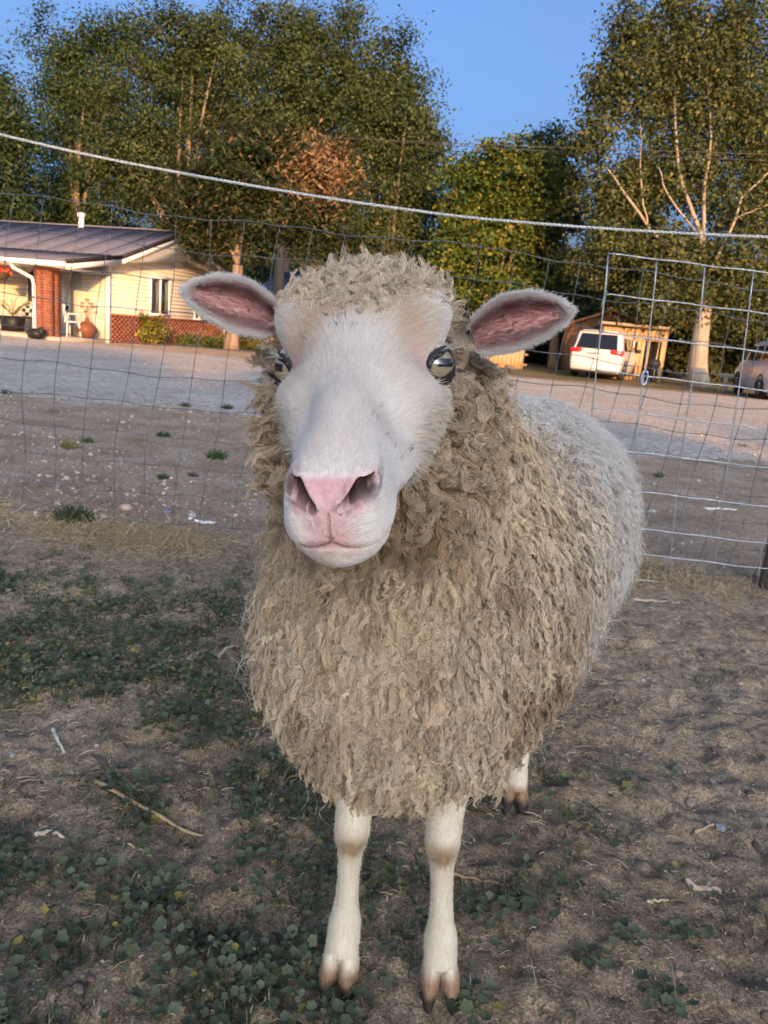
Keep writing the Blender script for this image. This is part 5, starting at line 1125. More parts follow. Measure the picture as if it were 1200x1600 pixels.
# ------------------------------------------------------------------ vehicles
tyre = mat('tyre_rubber', (.018, .018, .019), (.03, .03, .03), 20, .85); rimm = mat('alloy_rim', (.30, .31, .32), None, rough=.35, metal=.8); cglass = mat('car_glass', (.010, .012, .014), None, rough=.05, spec=.7); blackp = mat('car_black_trim', (.02, .02, .022), None, rough=.55)
redl = mat('tail_light_red', (.62, .02, .025), (.50, .015, .02), 30, .12, spec=.6, coat=.6); whitel = mat('lamp_white', (.65, .65, .66), None, rough=.15); plate_m = mat('number_plate', (.70, .70, .68), None, rough=.4)
def car(name, label, pos, psi, paint, L=5.0, Wd=1.95, Ht=1.75, belt=1.02, tail=.42, boxy=False, light='wide'):
    o = empty(name, (pos[0], pos[1], pos[2]), -psi, label, 'car')        # local +Y is the driving direction, rear at y = 0
    hw_ = Wd/2; g = .22
    ys = [0.0, .06, .16, tail, tail+.5, L*.45, L*.62, L*.76, L*.80, L*.95, L]
    tp = [belt-.02, belt+.10, belt+.25 if not boxy else belt+.4, Ht-.03, Ht, Ht, Ht-.05, belt+.12, belt+.04, belt-.18, belt-.38]
    tp[1] = belt+.02+(Ht-belt)*.06/tail; tp[2] = belt+.02+(Ht-belt)*.16/tail
    wf = [.86, .94, .97, .985, 1, 1, 1, .995, .99, .94, .78]
    def sect(y, top, w):
        b = min(belt, top-.02); gh = max(top-b, 0)
        pts = [(w*hw_*.90, g), (w*hw_*.97, g+.10), (w*hw_, g+.35), (w*hw_, b-.22), (w*hw_*.985, b-.06), (w*hw_*.955, b)]
        if gh > .15: pts += [(w*hw_*(.955-.10*k)-.02*k, b+gh*k*.93) for k in (.3, .6, .9)]+[(w*hw_*.78, top-.015), (w*hw_*.60, top)]
        else: pts += [(w*hw_*.94, b+gh*.3), (w*hw_*.92, b+gh*.55), (w*hw_*.88, b+gh*.8), (w*hw_*.80, top-.004), (w*hw_*.60, top)]
        pts = np.array(pts); left = pts[::-1]*np.array([-1, 1]); P_ = np.concatenate([pts, left]); return np.stack([P_[:, 0], np.full(len(P_), y), P_[:, 1]], -1)
    G = np.array([sect(y, t_, w) for y, t_, w in zip(ys, tp, wf)])
    kk = np.linspace(0, len(ys)-1, 61); i0 = np.minimum(np.floor(kk).astype(int), len(ys)-2); fr = (kk-i0)[:, None, None]; G = G[i0]*(1-fr)+G[i0+1]*fr
    mb = MB(); mb.grid(G, True)
    for e in (0, -1):
        c_ = G[e].mean(0); n_ = len(G[e]); mb.add(np.concatenate([G[e], c_[None]]), None, [[n_, k, (k+1) % n_] for k in range(n_)])
    body_ = mb.build('body', paint, o, smooth=True)
    try: body_.data.shade_smooth(); 
    except Exception: pass
    # rear window on the tailgate slope
    def tg(z): return tail*(z-belt)/(Ht-belt)
    z0, z1 = belt+.08, Ht-.12; mb = MB(); n_ = 9
    for s_ in (0,):
        u = np.linspace(-1, 1, n_); lo = np.stack([u*hw_*.76, np.full(n_, tg(z0)-.045), np.full(n_, z0)], -1); hi = np.stack([u*hw_*.66, np.full(n_, tg(z1)-.045), np.full(n_, z1)], -1)
        mb.grid(np.array([lo, hi])); mb.grid(np.array([lo+[0, .03, 0], hi+[0, .03, 0]]))
    mb.build('rear_window', cglass, o)
    # side windows
    gh = Ht-belt
    for s_ in (-1, 1):
        for (y0, y1) in ((tail+.18, L*.30), (L*.32, L*.47), (L*.49, L*.64)):
            mb = MB(); q = []
            for k in (.10, .80):
                xx_ = hw_*(.955-.10*k)-.02*k+.006; q.append([[s_*xx_, y0+.10*k, belt+gh*.93*k], [s_*xx_, y1-(.12*k if y1 > L*.6 else 0), belt+gh*.93*k]])
            q = np.array(q); mb.grid(q); mb.grid(q-np.array([s_*.012, 0, 0])); mb.build('side_window', cglass, o)
        mb = MB()
        if light == 'wide': mb.box((s_*hw_*.76, .045, belt-.02), (.46, .13, .17), rz=s_*R(12), ry=s_*R(10), bev=.03); mb.box((s_*hw_*.955, .20, belt-.0), (.06, .30, .14), bev=.02)
        else: mb.box((s_*hw_*.88, .05, belt-.10), (.20, .12, .44), bev=.03); mb.box((s_*hw_*.955, .14, belt-.10), (.06, .16, .40), bev=.02)
        mb.build('tail_light', redl, o)
        mb = MB(); mb.box((s_*(hw_+.13), L*.62, belt+.12), (.22, .10, .15), bev=.03); mb.build('mirror', blackp, o)
        mb = MB(); mb.box((s_*hw_*.70, .0, .45), (.20, .05, .05), bev=.01); mb.build('reflector', redl, o)
        for y in (.95, L-.98):
            w_ = empty('wheel', (s_*(hw_-.11), y, .335)); w_.parent = o; w_.rotation_euler = (0, R(90), 0)
            mb = MB(); mb.lathe([(.20, -.11), (.30, -.115), (.335, -.08), (.335, .08), (.30, .115), (.20, .11)], 28); mb.build('tyre', tyre, w_, smooth=True)
            mb = MB(); mb.lathe([(0, -.07), (.21, -.08), (.215, .08), (.19, .09), (.05, .10), (0, .10)], 20)
            for q in range(5): a = q*1.2566; mb.box((.11*math.cos(a), .11*math.sin(a), .10*s_), (.20, .05, .04), rz=a)
            mb.build('rim', rimm, w_)
            mb = MB(); a = np.linspace(0, np.pi, 18); mb.tube(np.stack([np.full(18, s_*(hw_-.01)), y+.40*np.cos(a), .335+.40*np.sin(a)], -1), .035, 6); mb.build('wheel_arch', blackp, o)
    mb = MB(); mb.box((0, -.02, .42), (Wd*.90, .16, .30), bev=.06); mb.build('bumper', paint, o)
    mb = MB(); mb.box((0, .05, .25), (Wd*.86, .14, .12), bev=.03); mb.build('lower_valance', blackp, o)
    mb = MB(); mb.box((0, -.015, belt-.22), (.34, .03, .17), bev=.006); mb.build('number_plate', plate_m, o)
    mb = MB(); mb.box((0, -.02, belt-.10), (.62, .035, .035), bev=.01); mb.build('tailgate_handle', rimm, o)
    mb = MB(); mb.box((0, tail-.02, Ht-.015), (Wd*.66, .22, .035), rx=R(-4), bev=.012); mb.build('roof_spoiler', paint, o)
    mb = MB(); mb.tube([(.1, tg(z0)-.03, z0), (.38, tg(z0+.16)-.03, z0+.12)], .012, 5); mb.build('wiper', blackp, o)
    return o
wp = mat('white_car_paint', (.58, .575, .56), None, rough=.25, coat=.5); sp_ = mat('silver_car_paint', (.62, .64, .68), None, rough=.28, coat=.5, metal=.1)
vb = on_ground(925, 592); car('minivan', 'white minivan parked tail first on the gravel beside the tan shed', (vb[0], vb[1], 0.02), R(24), wp, Wd=1.98, Ht=1.76)
tb = on_ground(1203, 628); car('sport_utility_vehicle', 'silver white utility vehicle parked beside the wooden rail', (tb[0]+.85, tb[1], 0.02), R(10), sp_, L=4.8, Wd=1.9, Ht=1.82, belt=1.10, tail=.22, boxy=True, light='tall')
# ------------------------------------------------------------------ tan shed with door and window
sb = on_ground(1005, 598); sb = np.array([sb[0], sb[1]+2.2, 0]); sd_ = (sb-C_P)@C_F; kx_ = sd_/FPX
shed = empty('shed', sb, R(-6), 'small flat roofed tan shed with dark doorway behind the minivan', 'shed')
tanw = mat('tan_boards', (.40, .26, .13), (.50, .34, .18), 4, .85, bump=.3, bscale=30, stretch=(6, 6, .5)); dark_in = mat('interior_shade', (.012, .01, .009), None, rough=.9)
sw = 3.0; shh = 2.05
def shx(px): return (px-1005)*kx_
# front wall in pieces round the openings
dx0, dx1 = shx(1030), shx(1044); wx0, wx1 = shx(984), shx(1007); x_l, x_r = shx(958), shx(1056)
bw_ = .16; x = x_l; q = 0
while x < x_r-.01:
    x2 = min(x+bw_, x_r); segs = [(0, shh)]
    if x2 > dx0 and x < dx1: segs = [(1.62, shh)]
    elif x2 > wx0 and x < wx1: segs = [(0, 1.02), (1.55, shh)]
    for (a_, b_) in segs: mb = MB(); mb.box(((x+x2)/2, -.01+.008*(q % 2), (a_+b_)/2), (x2-x-.008, .03, b_-a_)); mb.build('board', tanw, shed)
    x = x2; q += 1
mb = MB(); mb.box((x_l+.02, 1.2, shh/2), (.04, 2.4, shh)); mb.box((x_r-.02, 1.2, shh/2), (.04, 2.4, shh)); mb.box(((x_l+x_r)/2, 2.4, shh/2), (x_r-x_l, .04, shh)); mb.build('wall', tanw, shed)
mb = MB(); mb.box(((x_l+x_r)/2, 1.1, shh+.06), (x_r-x_l+.35, 2.9, .10), rx=R(-3), bev=.02); mb.build('roof', mat('shed_roof', (.42, .30, .20), None), shed)
wn = MB(); cxw = (wx0+wx1)/2
for (xx_, zz2, w_, h_) in ((cxw, 1.02, wx1-wx0+.08, .06), (cxw, 1.55, wx1-wx0+.08, .06), (wx0, 1.285, .06, .55), (wx1, 1.285, .06, .55), (cxw, 1.285, .07, .52)): wn.box((xx_, -.03, zz2), (w_, .06, h_))
wn = wn.build('window', trimw, shed)
for q in (0, 1): mb = MB(); mb.box((wx0+(wx1-wx0)*(.25+.5*q), .0, 1.285), ((wx1-wx0)/2-.06, .015, .48)); mb.build('pane', cglass, wn)
mb = MB(); mb.box(((dx0+dx1)/2, .35, .81), (dx1-dx0+.3, .04, 1.62)); mb.build('doorway_shade', dark_in, shed)  # near-black panel inside the opening stands in for the shade in the shed
for xx_ in (dx0, dx1): mb = MB(); mb.box((xx_, -.03, .81), (.05, .06, 1.62)); mb.build('door_frame', tanw, shed)
# bigger brown gabled building behind
bb2 = np.array([sb[0]+1.0, sb[1]+4.5, 0]); bl = empty('outbuilding', bb2, R(-4), 'brown gabled outbuilding rising behind the tan shed', 'building')
brw = mat('brown_boards', (.20, .11, .065), (.27, .16, .10), 3, .85)
mb = MB(); mb.prism([(-2.6, 0), (1.0, 0), (1.0, 2.2), (-.8, 2.9), (-2.6, 2.2)], 'y', 0, 5); mb.build('wall', brw, bl)
for s_ in (-1, 1): mb = MB(); mb.box((-.8+s_*1.0, 2.4, 2.55), (2.25, 5.6, .08), ry=s_*math.atan2(.7, 1.8)); mb.build('roof_slope', brw, bl)
# grill stand by the shed door
gp = on_ground(1022, 600); gr = empty('kettle_grill', (gp[0], gp[1]+.4, 0), 0, 'small dark grill on legs beside the shed doorway', 'grill'); mb = MB(); mb.lathe([(0, .55), (.18, .58), (.26, .72), (.26, .76), (.2, .9), (0, .95)], 16); mb.build('bowl', blackp, gr, smooth=True)
for q in range(3): a = q*2.1; mb = MB(); mb.tube([(.15*math.cos(a), .15*math.sin(a), .6), (.26*math.cos(a), .26*math.sin(a), 0)], .015, 5); mb.build('leg', blackp, gr)
# pale timber rail
r1, r2 = on_ground(1123, 611), on_ground(1168, 616); rl_ = empty('timber_rail', r1, 0, 'low pale timber rail on posts beside the parked utility vehicle', 'rail'); wd_ = mat('pale_timber', (.46, .36, .24), (.55, .44, .31), 5, .8)
ang_ = math.atan2(r2[1]-r1[1], r2[0]-r1[0]); Lr_ = float(np.hypot(*(r2-r1)[:2]))+.8
mb = MB(); mb.box((math.cos(ang_)*Lr_/2, math.sin(ang_)*Lr_/2, .58), (Lr_+.2, .16, .14), rz=ang_, bev=.02); mb.build('beam', wd_, rl_)
for t_ in (.1, .98): mb = MB(); mb.box((math.cos(ang_)*Lr_*t_, math.sin(ang_)*Lr_*t_, .26), (.15, .15, .54), rz=ang_, bev=.02); mb.build('post', wd_, rl_)
# garage with a slate-blue roof past the pine
gp = on_ground(425, 552); gpos = np.array([gp[0]+.3, gp[1]+9, 0]); ga = empty('garage', gpos, R(-14), 'low cream garage with slate blue roof behind the pine', 'garage')
mb = MB(); mb.box((0, 2.5, 1.1), (5.0, 5, 2.2)); mb.build('wall', siding, ga); rfm = mat('slate_blue_roof', (.09, .12, .17), (.13, .16, .21), 2, .5)
for s_ in (-1, 1): mb = MB(); mb.box((0, 2.5+s_*1.45, 2.75), (5.6, 3.3, .08), rx=-s_*R(21)); mb.build('roof_slope', rfm, ga)
mb = MB(); mb.box((-1.0, -.03, .95), (2.4, .06, 1.9)); mb.build('door', trimw, ga)
# glass feeder hanging from the pine
fp = at_depth(274, 332, 26.2); fd = empty('glass_feeder', fp, 0, 'clear glass feeder hanging from the pine above the roof end', 'feeder')
gl = mat('clear_feeder_glass', (.80, .70, .50), None, rough=.1, spec=.7); mb = MB(); mb.lathe([(0, -.28), (.06, -.27), (.11, -.18), (.12, -.05), (.10, .10), (.05, .17), (0, .18)], 14); mb.build('bottle', gl, fd, smooth=True); mb = MB(); mb.lathe([(.05, .17), (.06, .22), (0, .23)], 10); mb.build('cap', blackp, fd); mb = MB(); mb.tube([(0, 0, .2), (.12, .05, .7), (.5, .1, 1.2)], .012, 5); mb.build('hanger', blackp, fd)
# power lines over the yard
blkw = mat('power_cable', (.10, .09, .08), None, rough=.6)
for q, (pa, pb, sg) in enumerate((((420, 203), (1290, 236), .25), ((600, 212), (1290, 245), .30))):
    A_, B_ = at_depth(*pa, 39), at_depth(*pb, 26); ex = (B_-A_); A_ = A_-ex*.5; B_ = B_+ex*.35; u = np.linspace(0, 1, 60)[:, None]; pts = A_+(B_-A_)*u; pts[:, 2] -= sg*4*u[:, 0]*(1-u[:, 0])
    mb = MB(); mb.tube(pts, .014, 5); tag(mb.build('power_line', blkw), ('upper thin power cable crossing in front of the poplar', 'lower thin power cable crossing in front of the poplar')[q], 'cable')

# low plank fence lit by the sun between the thicket and the minivan
q1, q2 = on_ground(745, 574), on_ground(835, 581); q1 = q1*1.0; lf = empty('plank_fence', (q1[0], q1[1]+1.5, 0), math.atan2(q2[1]-q1[1], q2[0]-q1[0]), 'low tan plank fence beside the minivan below the dark trees', 'fence'); Lq = float(np.hypot(*(q2-q1)[:2]))
for k in range(int(Lq/.2)):
    mb = MB(); mb.box((k*.2, 0.004*(k % 3), .40+.01*(k % 4)), (.19, .03, .78+.02*(k % 4))); mb.build('plank', tanw, lf)
for z_ in (.2, .62): mb = MB(); mb.box((Lq/2-.1, .035, z_), (Lq, .04, .09)); mb.build('rail', tanw, lf)
# ------------------------------------------------------------------ what lies and grows on the ground
rc = np.random.default_rng(4242)
lf2 = mat_attr('weed_leaf', rough=0.6, transl=0.25, spec=0.25, noise=.12, nscale=300); strawm = mat_attr('straw', rough=0.7, transl=0.15, spec=0.3); stonem = mat_attr('stone', rough=0.9, spec=0.2, noise=.25, nscale=120, bump=.3, bscale=300)
def gz2(x, y): return gz_mesh(x, y)
FEET = np.array([tFL[:2], tFR[:2], tHL[:2], tHR[:2]])
# mallow leaves: round, lobed, slightly cupped
NL = 12
la = np.linspace(0, 2*np.pi, NL, endpoint=False); lr = 1-.20*(np.arange(NL) % 2)-.45*np.exp(-((la-np.pi)/.35)**2)
LEAF = np.concatenate([[[0, 0, -.16]], np.stack([lr*np.cos(la), lr*np.sin(la), .02+.16*np.cos(la*2.5)**2], -1)])
LT = [[0, 1+k, 1+(k+1) % NL] for k in range(NL)]; LQ = np.zeros((0, 4), int)
def frames(n, r, tilt):
    nz = nrm(np.stack([r.normal(0, tilt, n), r.normal(0, tilt, n)-.10, np.ones(n)], -1)); a = r.uniform(0, 6.283, n); x = np.stack([np.cos(a), np.sin(a), 0*a], -1)
    x = nrm(x-nz*(x*nz).sum(-1, keepdims=True)); return x, np.cross(nz, x), nz
def leaves_mesh(P, size, r, tilt=.35):
    n = len(P); X, Y, Z = frames(n, r, tilt); V = P[:, None]+size[:, None, None]*(LEAF[None, :, :1]*X[:, None]+LEAF[None, :, 1:2]*Y[:, None]+LEAF[None, :, 2:]*Z[:, None]); k = len(LEAF)
    off_ = (np.arange(n)*k)[:, None, None]; return V.reshape(-1, 3), None, (np.array(LT)[None]+off_).reshape(-1, 3), k
def stems_mesh(A_, B_, w):
    n = len(A_); d = nrm(B_-A_); s_ = nrm(np.cross(d, np.array([0, 1.0, .3])))*w[:, None]; M_ = (A_+B_)/2+np.array([0, 0, .004]); V = np.stack([A_-s_, A_+s_, M_-s_, M_+s_, B_-s_*.6, B_+s_*.6], 1).reshape(-1, 3); o_ = (np.arange(n)*6)[:, None, None]
    return V, (np.array([[0, 1, 3, 2], [2, 3, 5, 4]])[None]+o_).reshape(-1, 4)
def weed_density(x, y):
    p = P3(x, y, 0); nz = .8*fbm(p, 3.1, 3, 201)+.8*fbm(p, 9, 2, 203)
    left = sstep(.30, -.20, x-.12*(y-1))*sstep(3.1, 2.0, y); bot = .45*sstep(.98, .80, y)*sstep(1.1, .35, x); mid_ = .32*sstep(.45, .15, np.abs(x-.45))*sstep(.55, .2, np.abs(y-1.35))
    return np.clip(np.maximum(np.maximum(left, bot), mid_)*sstep(-.30, .35, nz+.12+.16*sstep(1.7, 1.1, y)*sstep(.2, -.1, x)), 0, 1)
def leaf_cols(n, r, cid):
    c = np.array([.080, .102, .055])*(1-cid)+np.array([.155, .180, .105])*cid; c = c*r.uniform(.7, 1.3, (n, 1)); yl = r.random((n, 1)) < .045
    return np.where(yl, np.array([.34, .27, .07]), c)
nc = 5600; cx_, cy_ = rc.uniform(-1.75, 1.2, nc), rc.uniform(.48, 3.2, nc); ok = rc.random(nc) < weed_density(cx_, cy_); cx_, cy_ = cx_[ok], cy_[ok]
k = rc.integers(3, 11, len(cx_)); ci = np.repeat(np.arange(len(cx_)), k); n = len(ci); rr = rc.uniform(.0, .055, n); aa = rc.uniform(0, 6.283, n)
px_, py_ = cx_[ci]+rr*np.cos(aa), cy_[ci]+rr*np.sin(aa)
okf = np.min(np.hypot(px_[:, None]-FEET[None, :, 0], py_[:, None]-FEET[None, :, 1]), axis=1) > .035
ci, px_, py_ = ci[okf], px_[okf], py_[okf]; n = len(ci)
h = rc.uniform(.006, .034, n); P = P3(px_, py_, gz2(px_, py_)+h); cs = rc.uniform(.55, 1.15, len(cx_))
V, Q, T3, kk_ = leaves_mesh(P, rc.uniform(.0055, .0115, n)*cs[ci], rc); cl = leaf_cols(n, rc, rc.random((len(cx_), 1))[ci])
A_ = P3(cx_[ci], cy_[ci], gz2(cx_[ci], cy_[ci])); V2, Q2 = stems_mesh(A_, P, np.full(n, .0008))
wv = mesh_np('mallow_weeds', np.concatenate([V, V2]), [Q2+len(V), T3], lf2, col=np.concatenate([np.repeat(cl, kk_, 0), np.repeat(np.array([[.09, .12, .05]]), len(V2), 0)])); tag(wv, 'low dark green mat of round leaved mallow over the pen floor', 'weeds', kind='stuff')
# grassy, feathery weeds
nb = 30000; cx2, cy2 = rc.uniform(-1.9, 1.2, 2600), rc.uniform(.5, 3.4, 2600); dn_ = weed_density(cx2, cy2); ok = rc.random(2600) < dn_*.9+.02; cx2, cy2 = cx2[ok], cy2[ok]
bi = rc.integers(0, len(cx2), nb); x_, y_ = cx2[bi]+rc.normal(0, .030, nb), cy2[bi]+rc.normal(0, .030, nb)
okf = np.min(np.hypot(x_[:, None]-FEET[None, :, 0], y_[:, None]-FEET[None, :, 1]), axis=1) > .03; x_, y_, bi = x_[okf], y_[okf], bi[okf]; nb = len(x_)
A_ = P3(x_, y_, gz2(x_, y_)-.002); dr = np.stack([rc.normal(0, 1, nb), rc.normal(0, 1, nb), rc.uniform(.25, 1.3, nb)], -1); B_ = A_+nrm(dr)*rc.uniform(.008, .034, (nb, 1))
V, Q = stems_mesh(A_, B_, rc.uniform(.0008, .0016, nb)); gc = np.array([.10, .118, .06])*(1-rc.random((len(cx2), 1))[bi]*.5)*rc.uniform(.7, 1.5, (nb, 1)); gc = np.where(rc.random((nb, 1)) < .12, np.array([.30, .25, .12]), gc)
tag(mesh_np('grass_weeds', V, Q, lf2, col=np.repeat(gc, 6, 0)), 'thin dark green grassy weeds between the mallow leaves', 'weeds', kind='stuff')
# straw litter
ns = 48000; x_, y_ = rc.uniform(-1.9, 1.9, ns), .45+3.2*rc.random(ns)**1.25; lit = .30+.7*sstep(-.1, .4, fbm(P3(x_, y_), 2.1, 3, 211)); lit *= 1-.62*sstep(.55, .85, x_)*sstep(.9, 1.2, y_); ok = rc.random(ns) < lit; x_, y_ = x_[ok], y_[ok]; ns = len(x_)
a = rc.uniform(0, np.pi, ns); ln = np.clip(rc.lognormal(-4.25, .55, ns), .005, .07); d = np.stack([np.cos(a), np.sin(a), rc.normal(0, .12, ns)], -1)*ln[:, None]/2; C0 = P3(x_, y_, gz2(x_, y_)+rc.uniform(.002, .009, ns))
V, Q = stems_mesh(C0-d, C0+d, rc.uniform(.0007, .0015, ns)); sc_ = np.array([.64, .50, .32])*(1-rc.random((ns, 1))*.0)*rc.uniform(.45, 1.35, (ns, 1)); sc_ = np.where(rc.random((ns, 1)) < .10, np.array([.62, .56, .44]), sc_)
tag(mesh_np('straw_litter', V, Q, strawm, col=np.repeat(np.clip(sc_, 0, .8), 6, 0)), 'short bits of straw scattered over the pen floor', 'straw', kind='stuff')
# dry golden grass along the foot of the fence
nd_ = 26000; x_ = rc.uniform(-2.7, 2.4, nd_); y_ = 3.42+.12*np.sin(x_*2.1)+rc.normal(0, .13, nd_); wgt = np.where(x_ < .2, .55, .25)*sstep(-.45, .25, fbm(P3(x_, 0*x_), 1.7, 3, 215)); ok = rc.random(nd_) < wgt; x_, y_ = x_[ok], y_[ok]; nd_ = len(x_)
A_ = P3(x_, y_, gz2(x_, y_)-.002); dr = np.stack([rc.normal(0, 1, nd_), rc.normal(0, .8, nd_), rc.uniform(.05, .7, nd_)], -1); B_ = A_+nrm(dr)*rc.uniform(.02, .085, (nd_, 1))
V, Q = stems_mesh(A_, B_, rc.uniform(.0009, .0018, nd_)); tag(mesh_np('dry_grass', V, Q, strawm, col=np.repeat(np.array([.46, .36, .21])*rc.uniform(.5, 1.3, (nd_, 1)), 6, 0)), 'flattened golden dry grass along the foot of the wire fence', 'grass', kind='stuff')
# pebbles, clods and stones
t_ = (1+5**.5)/2; ICO = nrm(np.array([[-1, t_, 0], [1, t_, 0], [-1, -t_, 0], [1, -t_, 0], [0, -1, t_], [0, 1, t_], [0, -1, -t_], [0, 1, -t_], [t_, 0, -1], [t_, 0, 1], [-t_, 0, -1], [-t_, 0, 1]]))
IF = np.array([[0, 11, 5], [0, 5, 1], [0, 1, 7], [0, 7, 10], [0, 10, 11], [1, 5, 9], [5, 11, 4], [11, 10, 2], [10, 7, 6], [7, 1, 8], [3, 9, 4], [3, 4, 2], [3, 2, 6], [3, 6, 8], [3, 8, 9], [4, 9, 5], [2, 4, 11], [6, 2, 10], [8, 6, 7], [9, 8, 1]])
def pebbles(x, y, size, r, sink=.3, flat=.65):
    n = len(x); S_ = size[:, None]*r.uniform(.7, 1.3, (n, 3))*np.array([1, 1, flat]); V = ICO[None]*(1+r.normal(0, .13, (n, 12, 1)))*S_[:, None]; a = r.uniform(0, 6.283, n); ca, sa = np.cos(a)[:, None], np.sin(a)[:, None]
    V = np.stack([V[..., 0]*ca-V[..., 1]*sa, V[..., 0]*sa+V[..., 1]*ca, V[..., 2]], -1)+P3(x, y, gz2(x, y)+S_[:, 2]*(1-2*sink))[:, None]; return V.reshape(-1, 3), (IF[None]+(np.arange(n)*12)[:, None, None]).reshape(-1, 3)
n1 = 8000; x_, y_ = rc.uniform(-1.9, 2.0, n1), .45+3.1*rc.random(n1)**1.2; ok = rc.random(n1) < .35+.65*sstep(.2, .7, x_); x_, y_ = x_[ok], y_[ok]; n1 = len(x_); sz = np.clip(rc.lognormal(-6.05, .50, n1), .0012, .012); V, F = pebbles(x_, y_, sz, rc)
pc_ = np.where(rc.random((n1, 1)) < .40, np.array([.42, .34, .28]), np.array([.19, .13, .095]))*rc.uniform(.6, 1.4, (n1, 1)); tag(mesh_np('pebbles', V, F, stonem, col=np.repeat(np.clip(pc_, 0, .8), 12, 0)), 'small pebbles and clods strewn over the trodden soil', 'pebbles', kind='stuff')
n2 = 11000; y_ = 3.5+5.6*rc.random(n2)**1.1; x_ = rc.uniform(-1, 1, n2)*(.62*y_+.6); bare = rc.random(n2) < .25+.75*sstep(-.1, .3, fbm(P3(x_, y_), .9, 3, 221)); x_, y_ = x_[bare], y_[bare]; n2 = len(x_); sz = np.clip(rc.lognormal(-5.0, .5, n2), .003, .032); V, F = pebbles(x_, y_, sz, rc)
pc_ = np.array([.43, .355, .30])*rc.uniform(.5, 1.45, (n2, 1))*np.where(rc.random((n2, 1)) < .3, np.array([1.05, .92, .85]), 1); tag(mesh_np('rubble', V, F, stonem, col=np.repeat(np.clip(pc_, 0, .85), 12, 0)), 'pale broken stone scattered between the fence and the drive', 'stones', kind='stuff')
n3 = 6000; y_ = 8.0+9*rc.random(n3)**1.5; x_ = rc.uniform(-1, 1, n3)*(.62*y_+.6); sz = np.clip(rc.lognormal(-4.7, .35, n3), .004, .02); V, F = pebbles(x_, y_, sz, rc, sink=-.35)
tag(mesh_np('loose_gravel', V, F, stonem, col=np.repeat(np.array([.44, .385, .33])*rc.uniform(.6, 1.2, (n3, 1)), 12, 0)), 'loose pale gravel lying on the drive', 'gravel', kind='stuff')
# single stones one can pick out
def big_stone(px, py, w, col, lab, flat=.6):
    b = on_ground(px, py); s_ = w/2*float((b-C_P)@C_F)/FPX; bm = bmesh.new(); bmesh.ops.create_icosphere(bm, subdivisions=3, radius=1); me = bpy.data.meshes.new('stone'); bm.to_mesh(me); bm.free()
    V = np.zeros(len(me.vertices)*3, np.float32); me.vertices.foreach_get('co', V); V = V.reshape(-1, 3).astype(float); V = V*(1+.42*fbm(V+px, 1.4, 3, int(px))[:, None])*np.array([1.0, .8, flat])*s_; me.vertices.foreach_set('co', V.astype(np.float32).ravel()); me.update()
    at_ = me.attributes.new('col', 'FLOAT_COLOR', 'POINT'); at_.data.foreach_set('color', np.concatenate([np.array(col)*(.62+.30*fbm(V*60+px, 1.0, 3, 7))[:, None], np.ones((len(V), 1))], 1).astype(np.float32).ravel()); me.materials.append(stonem); me.polygons.foreach_set('use_smooth', np.ones(len(me.polygons), bool))
    o = bpy.data.objects.new('stone', me); COL.objects.link(o); o.location = (b[0], b[1], gz2(b[0], b[1])+s_*flat*.45); o.rotation_euler = (0, 0, px); tag(o, lab, 'stone')
for (px, py, w, col, lab) in ((269, 1419, 20, (.20, .18, .18), 'rounded grey stone among the mallow leaves'), (122, 1545, 22, (.30, .25, .21), 'flat tan stone among the weeds with a pink pebble beside it'), (141, 1526, 15, (.34, .20, .17), 'small pink stone beside the flat tan stone'), (258, 1486, 17, (.38, .30, .23), 'pale pointed stone on bare soil between weeds'),
    (1079, 1246, 20, (.50, .38, .30), 'pinkish oval stone on the trodden bare soil'), (1126, 1291, 18, (.50, .50, .52), 'white grey square stone on the bare soil'), (1183, 1316, 20, (.15, .125, .11), 'dark brown stone on the bare soil'), (1172, 1238, 15, (.16, .13, .11), 'dark round clod near the pinkish oval stone'), (1056, 1535, 16, (.40, .27, .22), 'small pink stone below the pale twig'),
    (1003, 1063, 10, (.55, .50, .45), 'small white stone on soil behind the sheep flank'), (1012, 1060, 9, (.50, .42, .35), 'small tan stone touching the white one behind the sheep'), (262, 803, 18, (.36, .38, .42), 'blue grey stone just past the wire fence'), (1018, 800, 12, (.62, .60, .57), 'white stone past the rod panel beside a thin stick'), (20, 1182, 13, (.55, .52, .47), 'white stone at the edge of the weeds'),
    (1155, 788, 14, (.55, .50, .46), 'pale lump of stone past the rod panel'), (480, 1420, 16, (.24, .22, .22), 'grey stone lying between the front hooves')): big_stone(px, py, w, col, lab)
# sticks and stalks
def stick(pts, w, col, lab, name='dry_stalk', lift=.006):
    P_ = []
    for (x, y) in pts: b = on_ground(x, y); P_.append([b[0], b[1], gz2(b[0], b[1])+lift])
    P_ = np.array(P_); k = np.linspace(0, 1, len(P_)); kk = np.linspace(0, 1, 18); d = float((P_[0]-C_P)@C_F); Q_ = np.stack([interp_s(kk, k, P_[:, q]) for q in range(3)], -1); Q_[:, 2] += .002*np.sin(kk*19)
    rr_ = w/2*d/FPX*(1-.45*kk)*(1+.18*np.sin(kk*31)); mb = MB(); mb.tube(Q_, rr_, 7); m_ = mat('stalk_%d' % len(MATS), col, tuple(min(1, c_*1.35) for c_ in col), 60, .75); tag(mb.build(name, m_, smooth=True), lab, 'stalk')
stick([(148, 1226), (215, 1262), (262, 1285), (310, 1300), (357, 1308)], 7, (.36, .27, .15), 'long bent straw coloured stalk lying across the weeds')
stick([(83, 1138), (90, 1160), (101, 1182)], 7, (.55, .55, .42), 'short pale green stalk lying by the weeds')
stick([(1068, 1386), (1092, 1390), (1115, 1388), (1133, 1392)], 11, (.45, .35, .25), 'knobbly pale twig on the bare soil')
stick([(1085, 1300), (1110, 1290), (1116, 1288)], 5, (.36, .27, .17), 'thin short straw on the bare soil')
